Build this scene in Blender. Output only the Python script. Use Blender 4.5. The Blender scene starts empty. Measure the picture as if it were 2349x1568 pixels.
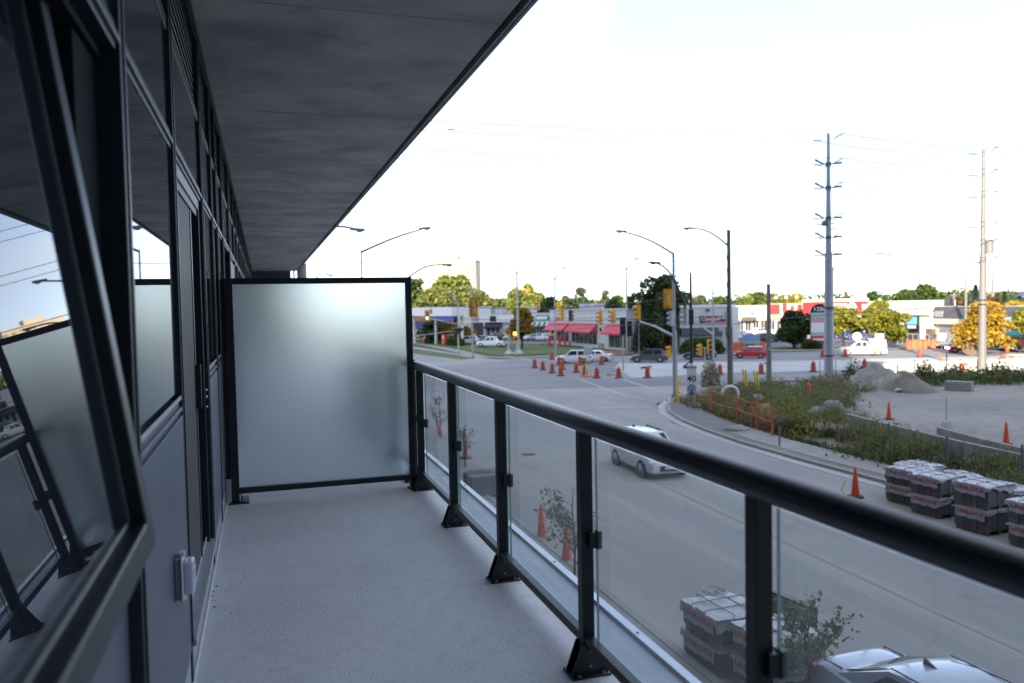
import bpy, bmesh, math, random
from mathutils import Vector, Matrix
R = math.radians
rnd = random.Random(7)
SC = bpy.context.scene
COL = SC.collection

# ------------------------------------------------------------------ camera
CAMH = 7.2                      # eye above the street; the balcony floor is 1.53 m below the eye
FPX = 1821.42 / 2349.0          # focal length in frame widths
_yaw, _pit, _rol = 0.30435, 0.043287, -0.018847
FW = Vector((math.sin(_yaw)*math.cos(_pit), math.cos(_yaw)*math.cos(_pit), -math.sin(_pit)))
_rt = Vector((math.cos(_yaw), -math.sin(_yaw), 0)); _up = _rt.cross(FW)
RT = _rt*math.cos(_rol) + _up*math.sin(_rol)
UP = -_rt*math.sin(_rol) + _up*math.cos(_rol)
cam = bpy.data.cameras.new('camera'); camo = bpy.data.objects.new('camera', cam); COL.objects.link(camo)
mw = Matrix((( RT.x, UP.x, -FW.x, 0), (RT.y, UP.y, -FW.y, 0), (RT.z, UP.z, -FW.z, CAMH), (0, 0, 0, 1)))
camo.matrix_world = mw
cam.sensor_width = 36; cam.lens = FPX*36; cam.clip_start = .05; cam.clip_end = 6000
cam.dof.use_dof = True; cam.dof.focus_distance = 5.4; cam.dof.aperture_fstop = 2.4
SC.camera = camo

# ------------------------------------------------------------------ light
SUN_AZ = math.atan2(-.545, -.838)          # direction to the sun, measured from +Y towards +X
SUN_EL = R(19)
W = bpy.data.worlds.new('World'); SC.world = W; W.use_nodes = True
nt = W.node_tree; bg = nt.nodes['Background']
sky = nt.nodes.new('ShaderNodeTexSky'); sky.sky_type = 'NISHITA'; sky.sun_disc = False
sky.sun_elevation = SUN_EL; sky.sun_rotation = SUN_AZ
sky.air_density = .55; sky.dust_density = .25; sky.ozone_density = 2
# thin high cloud over the sky
tc = nt.nodes.new('ShaderNodeTexCoord'); mp = nt.nodes.new('ShaderNodeMapping'); mp.inputs['Scale'].default_value = (1, 1.6, 3.4); mp.inputs['Location'].default_value = (34.3, 11.7, 8.1)
nz = nt.nodes.new('ShaderNodeTexNoise'); nz.inputs['Scale'].default_value = 1.5; nz.inputs['Detail'].default_value = 7; nz.inputs['Roughness'].default_value = .55
cr = nt.nodes.new('ShaderNodeValToRGB'); cr.color_ramp.elements[0].position = .47; cr.color_ramp.elements[0].color = (.22, .22, .22, 1)
cr.color_ramp.elements[1].position = .74; cr.color_ramp.elements[1].color = (1, 1, 1, 1)
mx = nt.nodes.new('ShaderNodeMixRGB'); mx.inputs['Color2'].default_value = (3.85, 4.2, 4.75, 1)
nt.links.new(tc.outputs['Generated'], mp.inputs['Vector']); nt.links.new(mp.outputs['Vector'], nz.inputs['Vector'])
nt.links.new(nz.outputs['Fac'], cr.inputs['Fac']); nt.links.new(cr.outputs['Color'], mx.inputs['Fac'])
sg_ = nt.nodes.new('ShaderNodeMixRGB'); sg_.blend_type = 'MULTIPLY'; sg_.inputs['Fac'].default_value = 1; sg_.inputs['Color2'].default_value = (1.05, .86, .76, 1)
nt.links.new(sky.outputs['Color'], sg_.inputs['Color1']); nt.links.new(sg_.outputs['Color'], mx.inputs['Color1']); nt.links.new(mx.outputs['Color'], bg.inputs['Color'])
bg.inputs['Strength'].default_value = .142
sl = bpy.data.lights.new('sun', 'SUN'); sl.energy = 3.4; sl.angle = R(.53); sl.color = (1, .86, .66)
so = bpy.data.objects.new('sun', sl); COL.objects.link(so)
sd = Vector((math.sin(SUN_AZ)*math.cos(SUN_EL), math.cos(SUN_AZ)*math.cos(SUN_EL), math.sin(SUN_EL)))
so.rotation_euler = sd.to_track_quat('Z', 'Y').to_euler(); so.location = sd*200
SC.view_settings.view_transform = 'Standard'; SC.view_settings.look = 'None'
SC.view_settings.exposure = 1.85; SC.view_settings.gamma = 1; SC.view_settings.use_curve_mapping = False
SC.render.engine = 'CYCLES'
SC.cycles.use_denoising = True; SC.cycles.max_bounces = 8; SC.cycles.transparent_max_bounces = 16
SC.cycles.sample_clamp_indirect = 6; SC.cycles.caustics_reflective = False; SC.cycles.caustics_refractive = False

# ------------------------------------------------------------------ measuring helpers (frame 2349 x 1568 read off the photo)
def ray(u, v):
    d = RT*(u-1174.5) - UP*(v-784.0) + FW*1821.42
    return d.normalized()
def G(u, v, z=0.0):             # the point at height z seen at (u, v)
    d = ray(u, v); t = (z-CAMH)/d.z
    return Vector((d.x*t, d.y*t, z))
def AT(u, v, d):                # the point at horizontal distance d seen at (u, v)
    r = ray(u, v); t = d/math.hypot(r.x, r.y)
    return Vector((r.x*t, r.y*t, CAMH + r.z*t))
def HZ(p, u, v):                # height of the pixel (u, v) above the ground spot p
    return AT(u, v, math.hypot(p.x, p.y)).z
def Z4(x, y): return ((1500+x/2.85125)/1.63474, (900+y/2.85125)/1.63474)
def Z5(x, y): return ((2200+x/2.4125)/1.63474, (800+y/2.4125)/1.63474)
def Z6(x, y): return ((3000+x/2.6131)/1.63474, (900+y/2.6131)/1.63474)

# ------------------------------------------------------------------ object helpers
def tag(o, label=None, cat=None, group=None, kind=None):
    if label: o['label'] = label
    if cat: o['category'] = cat
    if group: o['group'] = group
    if kind: o['kind'] = kind
    return o
def empty(name, loc=(0, 0, 0), rz=0, label=None, cat=None, group=None):
    o = bpy.data.objects.new(name, None); COL.objects.link(o); o.location = loc; o.rotation_euler = (0, 0, rz)
    o.empty_display_size = .2
    return tag(o, label, cat, group)
def kids(o): return [c for c in COL.objects if c.parent == o]
TREE = {}
def copy_tree(o, parent=None, label=None, group=None, loc=None, rz=None):
    c = o.copy(); COL.objects.link(c)
    if parent: c.parent = parent
    for ch in list(o.children): copy_tree(ch, c)
    if label: c['label'] = label
    if group: c['group'] = group
    if loc is not None: c.location = loc
    if rz is not None: c.rotation_euler = (0, 0, rz)
    return c
LAST = [None]
class MB:
    def __init__(s): s.v = []; s.f = []
    def add(s, vs, fs):
        b = len(s.v); s.v += [tuple(p) for p in vs]; s.f += [tuple(i+b for i in q) for q in fs]; return s
    def box(s, x0, x1, y0, y1, z0, z1):
        return s.add([(x0,y0,z0),(x1,y0,z0),(x1,y1,z0),(x0,y1,z0),(x0,y0,z1),(x1,y0,z1),(x1,y1,z1),(x0,y1,z1)],
                     [(0,3,2,1),(4,5,6,7),(0,1,5,4),(1,2,6,5),(2,3,7,6),(3,0,4,7)])
    def bar(s, p0, p1, w, h):   # box between two points, w sideways, h vertical-ish
        p0, p1 = Vector(p0), Vector(p1); d = (p1-p0).normalized()
        a = d.cross(Vector((0,0,1)))
        a = Vector((1,0,0)) if a.length < 1e-4 else a.normalized()
        b = a.cross(d)
        vs = [p+a*i*w/2+b*j*h/2 for p in (p0, p1) for i, j in ((-1,-1),(1,-1),(1,1),(-1,1))]
        return s.add(vs, [(3,2,1,0),(4,5,6,7),(0,1,5,4),(1,2,6,5),(2,3,7,6),(3,0,4,7)])
    def cyl(s, p0, p1, r0, r1=None, n=10, cap=True):
        r1 = r0 if r1 is None else r1; p0, p1 = Vector(p0), Vector(p1); d = (p1-p0).normalized()
        a = d.orthogonal().normalized(); b = d.cross(a)
        vs = [p+(a*math.cos(6.28318*i/n)+b*math.sin(6.28318*i/n))*r for p, r in ((p0, r0), (p1, r1)) for i in range(n)]
        fs = [(i, (i+1) % n, n+(i+1) % n, n+i) for i in range(n)]
        if cap: fs += [tuple(range(n-1, -1, -1)), tuple(range(n, 2*n))]
        return s.add(vs, fs)
    def tube(s, pts, r, n=8):
        pts = [Vector(p) for p in pts]
        rs = r if isinstance(r, (list, tuple)) else [r]*len(pts)
        vs = []; a = None
        for i, p in enumerate(pts):
            d = (pts[min(i+1, len(pts)-1)]-pts[max(i-1, 0)]).normalized()
            a = d.orthogonal().normalized() if a is None else (a-d*a.dot(d)).normalized()
            b = d.cross(a)
            vs += [p+(a*math.cos(6.28318*k/n)+b*math.sin(6.28318*k/n))*rs[i] for k in range(n)]
        fs = [(i*n+k, i*n+(k+1) % n, (i+1)*n+(k+1) % n, (i+1)*n+k) for i in range(len(pts)-1) for k in range(n)]
        fs += [tuple(range(n-1, -1, -1)), tuple(range((len(pts)-1)*n, len(pts)*n))]
        return s.add(vs, fs)
    def lathe(s, prof, c=(0,0,0), n=14):
        vs = []; 
        for r, z in prof: vs += [(c[0]+r*math.cos(6.28318*k/n), c[1]+r*math.sin(6.28318*k/n), c[2]+z) for k in range(n)]
        m = len(prof); fs = [(i*n+k, i*n+(k+1) % n, (i+1)*n+(k+1) % n, (i+1)*n+k) for i in range(m-1) for k in range(n)]
        fs += [tuple(range(n-1, -1, -1)), tuple(range((m-1)*n, m*n))]
        return s.add(vs, fs)
    def prism(s, poly, z0, z1):
        n = len(poly); vs = [(p[0], p[1], z0) for p in poly]+[(p[0], p[1], z1) for p in poly]
        fs = [(i, (i+1) % n, n+(i+1) % n, n+i) for i in range(n)]+[tuple(range(n-1, -1, -1)), tuple(range(n, 2*n))]
        return s.add(vs, fs)
    def slab(s, quad, t):       # a planar polygon of 3-D points thickened along its normal
        q = [Vector(p) for p in quad]; nn = (q[1]-q[0]).cross(q[2]-q[0]).normalized()*t; n = len(q)
        vs = q+[p+nn for p in q]
        fs = [(i, (i+1) % n, n+(i+1) % n, n+i) for i in range(n)]+[tuple(range(n-1, -1, -1)), tuple(range(n, 2*n))]
        return s.add(vs, fs)
    def blob(s, c, rx, ry, rz, n=10, m=6, j=0, rr=None):
        rr = rr or rnd; vs = []
        for i in range(m+1):
            th = math.pi*i/m
            for k in range(n):
                ph = 6.28318*k/n; q = 1+rr.uniform(-j, j)
                vs.append((c[0]+rx*q*math.sin(th)*math.cos(ph), c[1]+ry*q*math.sin(th)*math.sin(ph), c[2]+rz*q*math.cos(th)))
        return s.add(vs, [(i*n+k, (i+1)*n+k, (i+1)*n+(k+1) % n, i*n+(k+1) % n) for i in range(m) for k in range(n)])
    def build(s, name, mat, parent=None, smooth=False, bevel=0, fixn=True, **kw):
        me = bpy.data.meshes.new(name); me.from_pydata(s.v, [], s.f); me.validate()
        if fixn:
            bm = bmesh.new(); bm.from_mesh(me); bmesh.ops.recalc_face_normals(bm, faces=bm.faces); bm.to_mesh(me); bm.free()
        me.materials.append(mat)
        if smooth: me.shade_smooth()
        o = bpy.data.objects.new(name, me); COL.objects.link(o)
        LAST[0] = o
        if parent is not None: o.parent = parent
        if bevel:
            b = o.modifiers.new('bevel', 'BEVEL'); b.width = bevel; b.segments = 2; b.limit_method = 'ANGLE'; b.harden_normals = False
        if smooth == 'angle':
            me.shade_flat()
            try: me.set_sharp_from_angle(angle=R(35)); me.shade_smooth(); me.set_sharp_from_angle(angle=R(35))
            except Exception: pass
        return tag(o, **kw)
def inst(o, parent, loc=None, rot=None, scale=None, name=None):
    c = bpy.data.objects.new(name or o.name.split('.')[0], o.data); COL.objects.link(c); c.parent = parent
    for m in o.modifiers:
        k = c.modifiers.new(m.name, m.type)
        if m.type == 'BEVEL': k.width = m.width; k.segments = m.segments; k.limit_method = m.limit_method
    if loc is not None: c.location = loc
    if rot is not None: c.rotation_euler = rot
    if scale is not None: c.scale = scale
    return c
def sheet(name, pts, z, mat, kind='structure', parent=None):
    m = MB(); m.add([(p[0], p[1], z) for p in pts], [tuple(range(len(pts)))])
    o = m.build(name, mat, parent, fixn=False)
    if o.data.polygons[0].normal.z < 0: o.data.flip_normals()
    if kind: o['kind'] = kind
    return o
def offs(line, d):              # a polyline moved d to its right
    out = []
    L = [Vector((p[0], p[1])) for p in line]
    for i, p in enumerate(L):
        t = (L[min(i+1, len(L)-1)]-L[max(i-1, 0)]).normalized()
        out.append((p.x+t.y*d, p.y-t.x*d))
    return out
def ribbon(name, line, d0, d1, z0, z1, mat, kind='structure', parent=None):
    a, b = offs(line, d0), offs(line, d1); m = MB(); n = len(a)
    vs = [(p[0], p[1], z1) for p in a]+[(p[0], p[1], z1) for p in b]
    fs = [(i, i+1, n+i+1, n+i) for i in range(n-1)]
    if z0 < z1:
        vs += [(p[0], p[1], z0) for p in a]+[(p[0], p[1], z0) for p in b]
        fs += [(i, i+1, 2*n+i+1, 2*n+i) for i in range(n-1)]+[(n+i, n+i+1, 3*n+i+1, 3*n+i) for i in range(n-1)]
    m.add(vs, fs); o = m.build(name, mat, parent, fixn=False)
    bm = bmesh.new(); bm.from_mesh(o.data)
    for f in bm.faces:
        if abs(f.normal.z) > .5 and f.normal.z < 0: f.normal_flip()
    bm.to_mesh(o.data); bm.free()
    if kind: o['kind'] = kind
    return o
def text(name, s, size, mat, parent, loc, rot, sx=1, ext=.004, align='CENTER', kind=None):
    cu = bpy.data.curves.new(name, 'FONT'); cu.body = s; cu.size = size; cu.extrude = ext; cu.align_x = align; cu.align_y = 'CENTER'
    cu.resolution_u = 3; cu.offset = size*.015
    t = bpy.data.objects.new(name, cu); COL.objects.link(t)
    me = bpy.data.meshes.new_from_object(t, depsgraph=bpy.context.evaluated_depsgraph_get())
    bpy.data.objects.remove(t); me.materials.clear(); me.materials.append(mat)
    o = bpy.data.objects.new(name, me); COL.objects.link(o); o.parent = parent; o.location = loc; o.rotation_euler = rot; o.scale = (sx, 1, 1)
    return o

# ------------------------------------------------------------------ materials
MATS = {}
def mat(name, col, rough=.6, metal=0, var=.12, scale=3, bump=0, bscale=None, col2=None, detail=5, ior=None, coat=0, stretch=None, spec=None):
    if name in MATS: return MATS[name]
    m = bpy.data.materials.new(name); m.use_nodes = True; n = m.node_tree; p = n.nodes['Principled BSDF']
    p.inputs['Roughness'].default_value = rough; p.inputs['Metallic'].default_value = metal
    if ior: p.inputs['IOR'].default_value = ior
    if coat: p.inputs['Coat Weight'].default_value = coat; p.inputs['Coat Roughness'].default_value = .05
    if spec is not None: p.inputs['Specular IOR Level'].default_value = spec
    t = n.nodes.new('ShaderNodeTexCoord'); mpn = n.nodes.new('ShaderNodeMapping')
    if stretch: mpn.inputs['Scale'].default_value = stretch
    n.links.new(t.outputs['Object'], mpn.inputs['Vector'])
    if var or col2:
        q = n.nodes.new('ShaderNodeTexNoise'); q.inputs['Scale'].default_value = scale; q.inputs['Detail'].default_value = detail; q.inputs['Roughness'].default_value = .6
        n.links.new(mpn.outputs['Vector'], q.inputs['Vector'])
        c = n.nodes.new('ShaderNodeValToRGB'); c.color_ramp.elements[0].position = .32; c.color_ramp.elements[1].position = .68
        a = [max(0, x*(1-var)) for x in col]; b = list(col2) if col2 else [min(1, x*(1+var)) for x in col]
        c.color_ramp.elements[0].color = (*a, 1); c.color_ramp.elements[1].color = (*b, 1)
        n.links.new(q.outputs['Fac'], c.inputs['Fac']); n.links.new(c.outputs['Color'], p.inputs['Base Color'])
    else: p.inputs['Base Color'].default_value = (*col, 1)
    if bump:
        q2 = n.nodes.new('ShaderNodeTexNoise'); q2.inputs['Scale'].default_value = bscale or scale*8; q2.inputs['Detail'].default_value = 4
        n.links.new(mpn.outputs['Vector'], q2.inputs['Vector'])
        bn = n.nodes.new('ShaderNodeBump'); bn.inputs['Strength'].default_value = bump; bn.inputs['Distance'].default_value = .02
        n.links.new(q2.outputs['Fac'], bn.inputs['Height']); n.links.new(bn.outputs['Normal'], p.inputs['Normal'])
    MATS[name] = m
    return m
def emis(name, col, s, base=None):
    m = mat(name, base or col, .4, var=0); p = m.node_tree.nodes['Principled BSDF']
    p.inputs['Emission Color'].default_value = (*col, 1); p.inputs['Emission Strength'].default_value = s
    return m
black = mat('black_paint', (.008, .013, .017), .38, var=.1, scale=6, bump=.04, bscale=300)
blackrail = mat('black_rail_paint', (.006, .010, .015), .36, var=.1, scale=4, bump=.02, bscale=400, ior=1.75)
frame_m = mat('frame_charcoal', (.009, .016, .020), .40, var=.15, scale=5, bump=.03, bscale=250)
bolt_m = mat('bolt_zinc', (.22, .2, .18), .4, .8, var=.2)
panel_m = mat('panel_slate', (.085, .100, .13), .36, var=.1, scale=1.4, bump=.03, bscale=40, stretch=(1, 1, .35))
bronze_m = mat('door_frame_grey', (.045, .041, .043), .6, var=.08, scale=3)
trim_m = mat('trim_light', (.33, .35, .38), .5, var=.15, scale=12)
flash_m = mat('flashing', (.30, .33, .38), .45, .35, var=.1, scale=2.5)
flashcap_m = mat('flashing_cap', (.62, .66, .74), .35, .3, var=.06)
alu = mat('galvanised', (.34, .37, .42), .5, .5, var=.12, scale=5)
alul = mat('pole_concrete_pale', (.5, .48, .44), .75, var=.12, scale=2, bump=.1)
wood = mat('weathered_wood', (.15, .155, .125), .85, var=.3, scale=2, bump=.3, bscale=30, stretch=(6, 6, .6))
woodg = mat('grey_wood', (.2, .2, .19), .85, var=.25, scale=2, bump=.3, bscale=30, stretch=(6, 6, .6))
pole_dark = mat('pole_black', (.02, .022, .025), .45, var=.2)
orange_m = mat('orange_plastic', (.78, .10, .035), .45, var=.08, scale=6)
barrel_m = mat('barrel_orange', (.62, .10, .03), .5, var=.15, scale=5)
barrel_b = mat('barrel_band', (.16, .05, .03), .5, var=.1)
refl_w = mat('reflective_white', (.75, .75, .75), .4, var=.06)
rubber = mat('rubber', (.02, .02, .022), .75, var=.2, scale=8)
sig_y = mat('signal_yellow', (.78, .38, .015), .5, var=.08, scale=4)
yellow_g = mat('guard_yellow', (.75, .62, .03), .5, var=.08)
chrome = mat('chrome', (.6, .6, .6), .2, 1, var=.05)
conc_w = mat('white_concrete', (.5, .49, .47), .85, var=.1, scale=1.5, bump=.15)
conc_b = mat('block_concrete', (.30, .295, .28), .9, var=.18, scale=2, bump=.25)
tyre = mat('tyre', (.018, .018, .02), .8, var=.2)
carglass = mat('car_glass', (.02, .026, .032), .05, var=0, ior=1.6)
wire_m = mat('wire', (.10, .10, .11), .6, var=.1)
wirep = mat('wire_pale', (.32, .32, .35), .6, var=.1)
white_wall = mat('white_stucco', (.55, .57, .57), .8, var=.06, scale=.4, bump=.1)
bright_wall = mat('cream_stucco', (.74, .70, .60), .8, var=.06, scale=.3)
store_glass = mat('store_glass', (.05, .065, .07), .08, var=.3, scale=.5, ior=1.6)
dark_store = mat('store_dark', (.05, .05, .055), .6, var=.2)
def mat2(name, c1, c2, c3, s1, s2, amt=.5, rough=.9, bump=.2, bscale=60, st1=None, st2=None, pit=0, pscale=60, crack=0):
    """two layers of colour: broad patches c1-c2, fine speckle towards c3"""
    m = mat(name, c1, rough, var=0); n = m.node_tree; p = n.nodes['Principled BSDF']
    t = n.nodes.new('ShaderNodeTexCoord')
    def nz(scale, st, det=6, ro=.6):
        mp_ = n.nodes.new('ShaderNodeMapping'); mp_.inputs['Scale'].default_value = st or (1, 1, 1)
        q = n.nodes.new('ShaderNodeTexNoise'); q.inputs['Scale'].default_value = scale; q.inputs['Detail'].default_value = det; q.inputs['Roughness'].default_value = ro
        n.links.new(t.outputs['Object'], mp_.inputs['Vector']); n.links.new(mp_.outputs['Vector'], q.inputs['Vector']); return q
    a = nz(s1, st1); r1 = n.nodes.new('ShaderNodeValToRGB'); r1.color_ramp.elements[0].position = .35; r1.color_ramp.elements[1].position = .66
    r1.color_ramp.elements[0].color = (*c1, 1); r1.color_ramp.elements[1].color = (*c2, 1); n.links.new(a.outputs['Fac'], r1.inputs['Fac'])
    b = nz(s2, st2, 4); r2 = n.nodes.new('ShaderNodeValToRGB'); r2.color_ramp.elements[0].position = .5; r2.color_ramp.elements[1].position = .72
    r2.color_ramp.elements[0].color = (0, 0, 0, 1); r2.color_ramp.elements[1].color = (amt, amt, amt, 1); n.links.new(b.outputs['Fac'], r2.inputs['Fac'])
    x = n.nodes.new('ShaderNodeMixRGB'); x.inputs['Color2'].default_value = (*c3, 1)
    n.links.new(r2.outputs['Color'], x.inputs['Fac']); n.links.new(r1.outputs['Color'], x.inputs['Color1']); n.links.new(x.outputs['Color'], p.inputs['Base Color'])
    if crack:
        wn_ = nz(.8, None, 4); av = n.nodes.new('ShaderNodeMixRGB'); av.blend_type = 'ADD'; av.inputs['Fac'].default_value = .9
        n.links.new(t.outputs['Object'], av.inputs['Color1']); n.links.new(wn_.outputs['Color'], av.inputs['Color2'])
        vo = n.nodes.new('ShaderNodeTexVoronoi'); vo.feature = 'DISTANCE_TO_EDGE'; vo.inputs['Scale'].default_value = crack; n.links.new(av.outputs['Color'], vo.inputs['Vector'])
        rc = n.nodes.new('ShaderNodeValToRGB'); rc.color_ramp.elements[0].position = .002; rc.color_ramp.elements[1].position = .011
        rc.color_ramp.elements[0].color = (.62, .62, .64, 1); rc.color_ramp.elements[1].color = (1, 1, 1, 1); n.links.new(vo.outputs['Distance'], rc.inputs['Fac'])
        mu = n.nodes.new('ShaderNodeMixRGB'); mu.blend_type = 'MULTIPLY'; mu.inputs['Fac'].default_value = .25; n.links.new(x.outputs['Color'], mu.inputs['Color1']); n.links.new(rc.outputs['Color'], mu.inputs['Color2'])
        st = nz(.45, None, 5); rs = n.nodes.new('ShaderNodeValToRGB'); rs.color_ramp.elements[0].position = .62; rs.color_ramp.elements[1].position = .74; rs.color_ramp.elements[0].color = (1, 1, 1, 1); rs.color_ramp.elements[1].color = (.78, .77, .78, 1)
        n.links.new(st.outputs['Fac'], rs.inputs['Fac']); m2_ = n.nodes.new('ShaderNodeMixRGB'); m2_.blend_type = 'MULTIPLY'; m2_.inputs['Fac'].default_value = 1
        n.links.new(mu.outputs['Color'], m2_.inputs['Color1']); n.links.new(rs.outputs['Color'], m2_.inputs['Color2']); n.links.new(m2_.outputs['Color'], p.inputs['Base Color'])
    h = nz(bscale, None, 5, .7); bn = n.nodes.new('ShaderNodeBump'); bn.inputs['Strength'].default_value = bump; bn.inputs['Distance'].default_value = .02
    n.links.new(h.outputs['Fac'], bn.inputs['Height'])
    if pit:
        v = n.nodes.new('ShaderNodeTexVoronoi'); v.inputs['Scale'].default_value = pscale; v.inputs['Randomness'].default_value = 1
        n.links.new(t.outputs['Object'], v.inputs['Vector'])
        r3 = n.nodes.new('ShaderNodeValToRGB'); r3.color_ramp.elements[0].position = .06; r3.color_ramp.elements[1].position = .3
        n.links.new(v.outputs['Distance'], r3.inputs['Fac'])
        k = nz(9, None, 3); r4 = n.nodes.new('ShaderNodeValToRGB'); r4.color_ramp.elements[0].position = .4; r4.color_ramp.elements[1].position = .6
        n.links.new(k.outputs['Fac'], r4.inputs['Fac'])
        mm = n.nodes.new('ShaderNodeMixRGB'); mm.inputs['Color1'].default_value = (1, 1, 1, 1)
        n.links.new(r4.outputs['Color'], mm.inputs['Fac']); n.links.new(r3.outputs['Color'], mm.inputs['Color2'])
        b2 = n.nodes.new('ShaderNodeBump'); b2.inputs['Strength'].default_value = pit; b2.inputs['Distance'].default_value = .012
        n.links.new(mm.outputs['Color'], b2.inputs['Height']); n.links.new(bn.outputs['Normal'], b2.inputs['Normal']); n.links.new(b2.outputs['Normal'], p.inputs['Normal'])
    else: n.links.new(bn.outputs['Normal'], p.inputs['Normal'])
    return m
asph = mat2('asphalt_dusty', (.255, .252, .255), (.36, .348, .335), (.45, .405, .34), .14, .5, .7, bump=.12, bscale=30, st1=(1, .35, 1), st2=(1.7, .10, 1), crack=.22)
asph2 = mat2('asphalt_main', (.18, .18, .195), (.27, .265, .27), (.34, .32, .295), .12, .6, .5, bump=.1, bscale=20, st1=(.4, 1, 1), st2=(.12, 1.6, 1), crack=.15)
asph3 = mat2('asphalt_lot', (.12, .12, .13), (.19, .19, .2), (.25, .24, .23), .1, .8, .5, bump=.1)
conc = mat2('new_concrete', (.38, .385, .39), (.48, .48, .48), (.27, .27, .265), .15, 1.2, .4, bump=.1)
walk = mat2('sidewalk_concrete', (.27, .265, .255), (.34, .33, .32), (.20, .19, .175), .5, 3, .5, bump=.15)
gravel = mat2('gravel', (.215, .20, .183), (.31, .288, .262), (.14, .13, .12), .14, 1.4, .7, bump=.6, bscale=9)
dirt = mat2('earth', (.16, .145, .115), (.25, .23, .19), (.12, .11, .08), .3, 2, .6, bump=.5, bscale=10)
grass_m = mat2('grass', (.055, .10, .022), (.10, .15, .035), (.20, .19, .08), .25, 3, .5, bump=.4, bscale=14)
paint_w = mat2('road_paint', (.42, .42, .42), (.56, .56, .55), (.26, .26, .27), 1.2, 6, .8, bump=.05)
paint_y = mat2('road_paint_yellow', (.33, .285, .215), (.35, .30, .21), (.28, .275, .27), .8, 2.2, 1, bump=.05)
floor_m = mat2('balcony_membrane', (.54, .555, .58), (.62, .63, .65), (.44, .45, .46), .9, 14, .5, rough=.62, bump=.25, bscale=75, pit=.32, pscale=38)
soffit_m = mat2('soffit_concrete', (.42, .405, .385), (.70, .675, .64), (.26, .252, .245), 1.1, 1.9, .8, rough=.62, bump=.12, bscale=25, st1=(.9, 1.1, 1), st2=(.85, 1.2, 1))

# ------------------------------------------------------------------ ground, roads
th = R(-13); MU = Vector((math.cos(th), math.sin(th), 0)); MN = Vector((-math.sin(th), math.cos(th), 0))
def MR(s, t, z=0): return MU*s + MN*t + Vector((0, 0, z))
sheet('ground', [(-3000, -3000), (3000, -3000), (3000, 3000), (-3000, 3000)], -.06, grass_m)
sheet('side_street', [(8, -80), (22.5, -80), (22.5, 34), (23.6, 43), (27, 51.5), (38, 61), (45, 61), MR(60, 70), MR(-60, 70), (8, 60)], 0, asph)
sheet('main_road', [MR(-250, 68.5), MR(600, 68.5), MR(600, 110.6), MR(-250, 110.6)], .004, asph2)
sheet('far_side_street', [(5, 95), (31, 100), (27.4, 152), (31, 190), (40, 420), (10, 420)], .008, asph)
sheet('concrete_median', [G(1410, 846), G(1452, 868), G(1640, 857), G(1900, 851), MR(150, 80.3), MR(500, 80.3), MR(500, 96.2), G(1850, 828), G(1640, 832), G(1420, 833)], .014, conc)
sheet('gravel_lot', [(28.6, -60), (28.6, 24), (30, 31), (34, 41), (41.5, 49), (45, 52), (60, 51.5), (160, 26), (160, -60)], .012, gravel)
sheet('plaza_parking', [G(1000, 778), G(1150, 790.5), G(1262, 790), G(1290, 793), (66, 112), (66, 260), (30, 300)], .016, asph3)
sheet('east_parking', [(66, 113.3), MR(76, 114), MR(330, 114), MR(330, 330), (66, 330)], .012, asph3)
sheet('left_grass', [G(946, 788), G(1050, 800), G(1140, 817), (38, 113), (60, 114), G(1430, 804), G(1290, 794), G(1150, 792), G(1000, 778.5)], .02, grass_m)
sheet('verge_grass', [G(946, 800), G(1060, 817), G(1090, 823), G(1060, 826), G(946, 812)], .02, grass_m)
ribbon('far_sidewalk', [G(946, 787), G(1000, 796), G(1050, 806), G(1100, 819), G(1180, 822), (42, 107.5), (60, 103), MR(90, 112.4), MR(260, 112.4)], -1, 1.1, .0, .05, walk)
KL = [(22.6, -80), (22.5, 0), (22.5, 24), (22.4, 30), (22.55, 35), (23.0, 39), (23.7, 43), (24.9, 47), (26.7, 50.6), (29.2, 53.9), (32.6, 57), (37, 59.9), (42.5, 61.4), (50, 60.9), (66, 57.1), (140, 40), (300, 3)]
ribbon('street_gutter', KL, 0, .55, 0, .02, conc)
ribbon('far_kerb', KL, .55, .78, 0, .15, walk)
ribbon('boulevard', KL[:6], .78, 1.35, 0, .12, dirt)
ribbon('street_sidewalk', KL[:6], 1.35, 3.1, 0, .14, walk)
ribbon('corner_pavement', KL[5:12], .78, 3.0, 0, .13, mat2('corner_asphalt', (.15, .15, .16), (.20, .2, .205), (.27, .26, .25), .4, 2, .5, bump=.2))
KN = [(8.0, -60), (8.0, 18), (8.0, 30), (8.1, 34), (8.6, 37), (9.4, 40), (9.6, 46), (8.4, 56), (5, 61)]
ribbon('near_kerb', KN, -.2, 0, 0, .14, walk)
ribbon('near_sidewalk', KN, -8.2, -.2, 0, .12, walk)
sheet('weedy_verge', [(25.3, -60), (25.4, 24), (25.7, 35), (26.4, 44), (28.6, 51.2), (33, 55.5), (40, 59), (50, 60), (66, 56.5), (140, 39.5), (140, 33), (60, 51.3), (45, 52.1), (41.5, 49.2), (34, 41.2), (30, 31.2), (28.7, 24), (28.6, -60)], .03, dirt)
# painted markings
for i, (x0, y0, y1) in enumerate([(14.55, -40, 30.5)]):
    pts = [(x0-.1+.6*max(0, (y-12)/20), y) for y in range(-40, 31, 5)]
    ribbon('yellow_centre_line', pts, 0, .12, .008, .008, paint_y)
for n_, a, b, w_ in [('stop_line', G(1365, 938), G(1492, 934), .45), ('crossing_line', G(1502, 894), G(1395, 861), .25), ('crossing_line', G(1440, 912), G(1330, 871), .22),
                     ('crossing_line', G(1147, 815), G(1215, 826), .4), ('stop_line', G(1060, 938), G(1200, 942), .2)]:
    d = (b-a).normalized(); p_ = Vector((-d.y, d.x, 0))*w_/2
    sheet(n_, [a-p_, b-p_, b+p_, a+p_], .018, paint_w)
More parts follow.
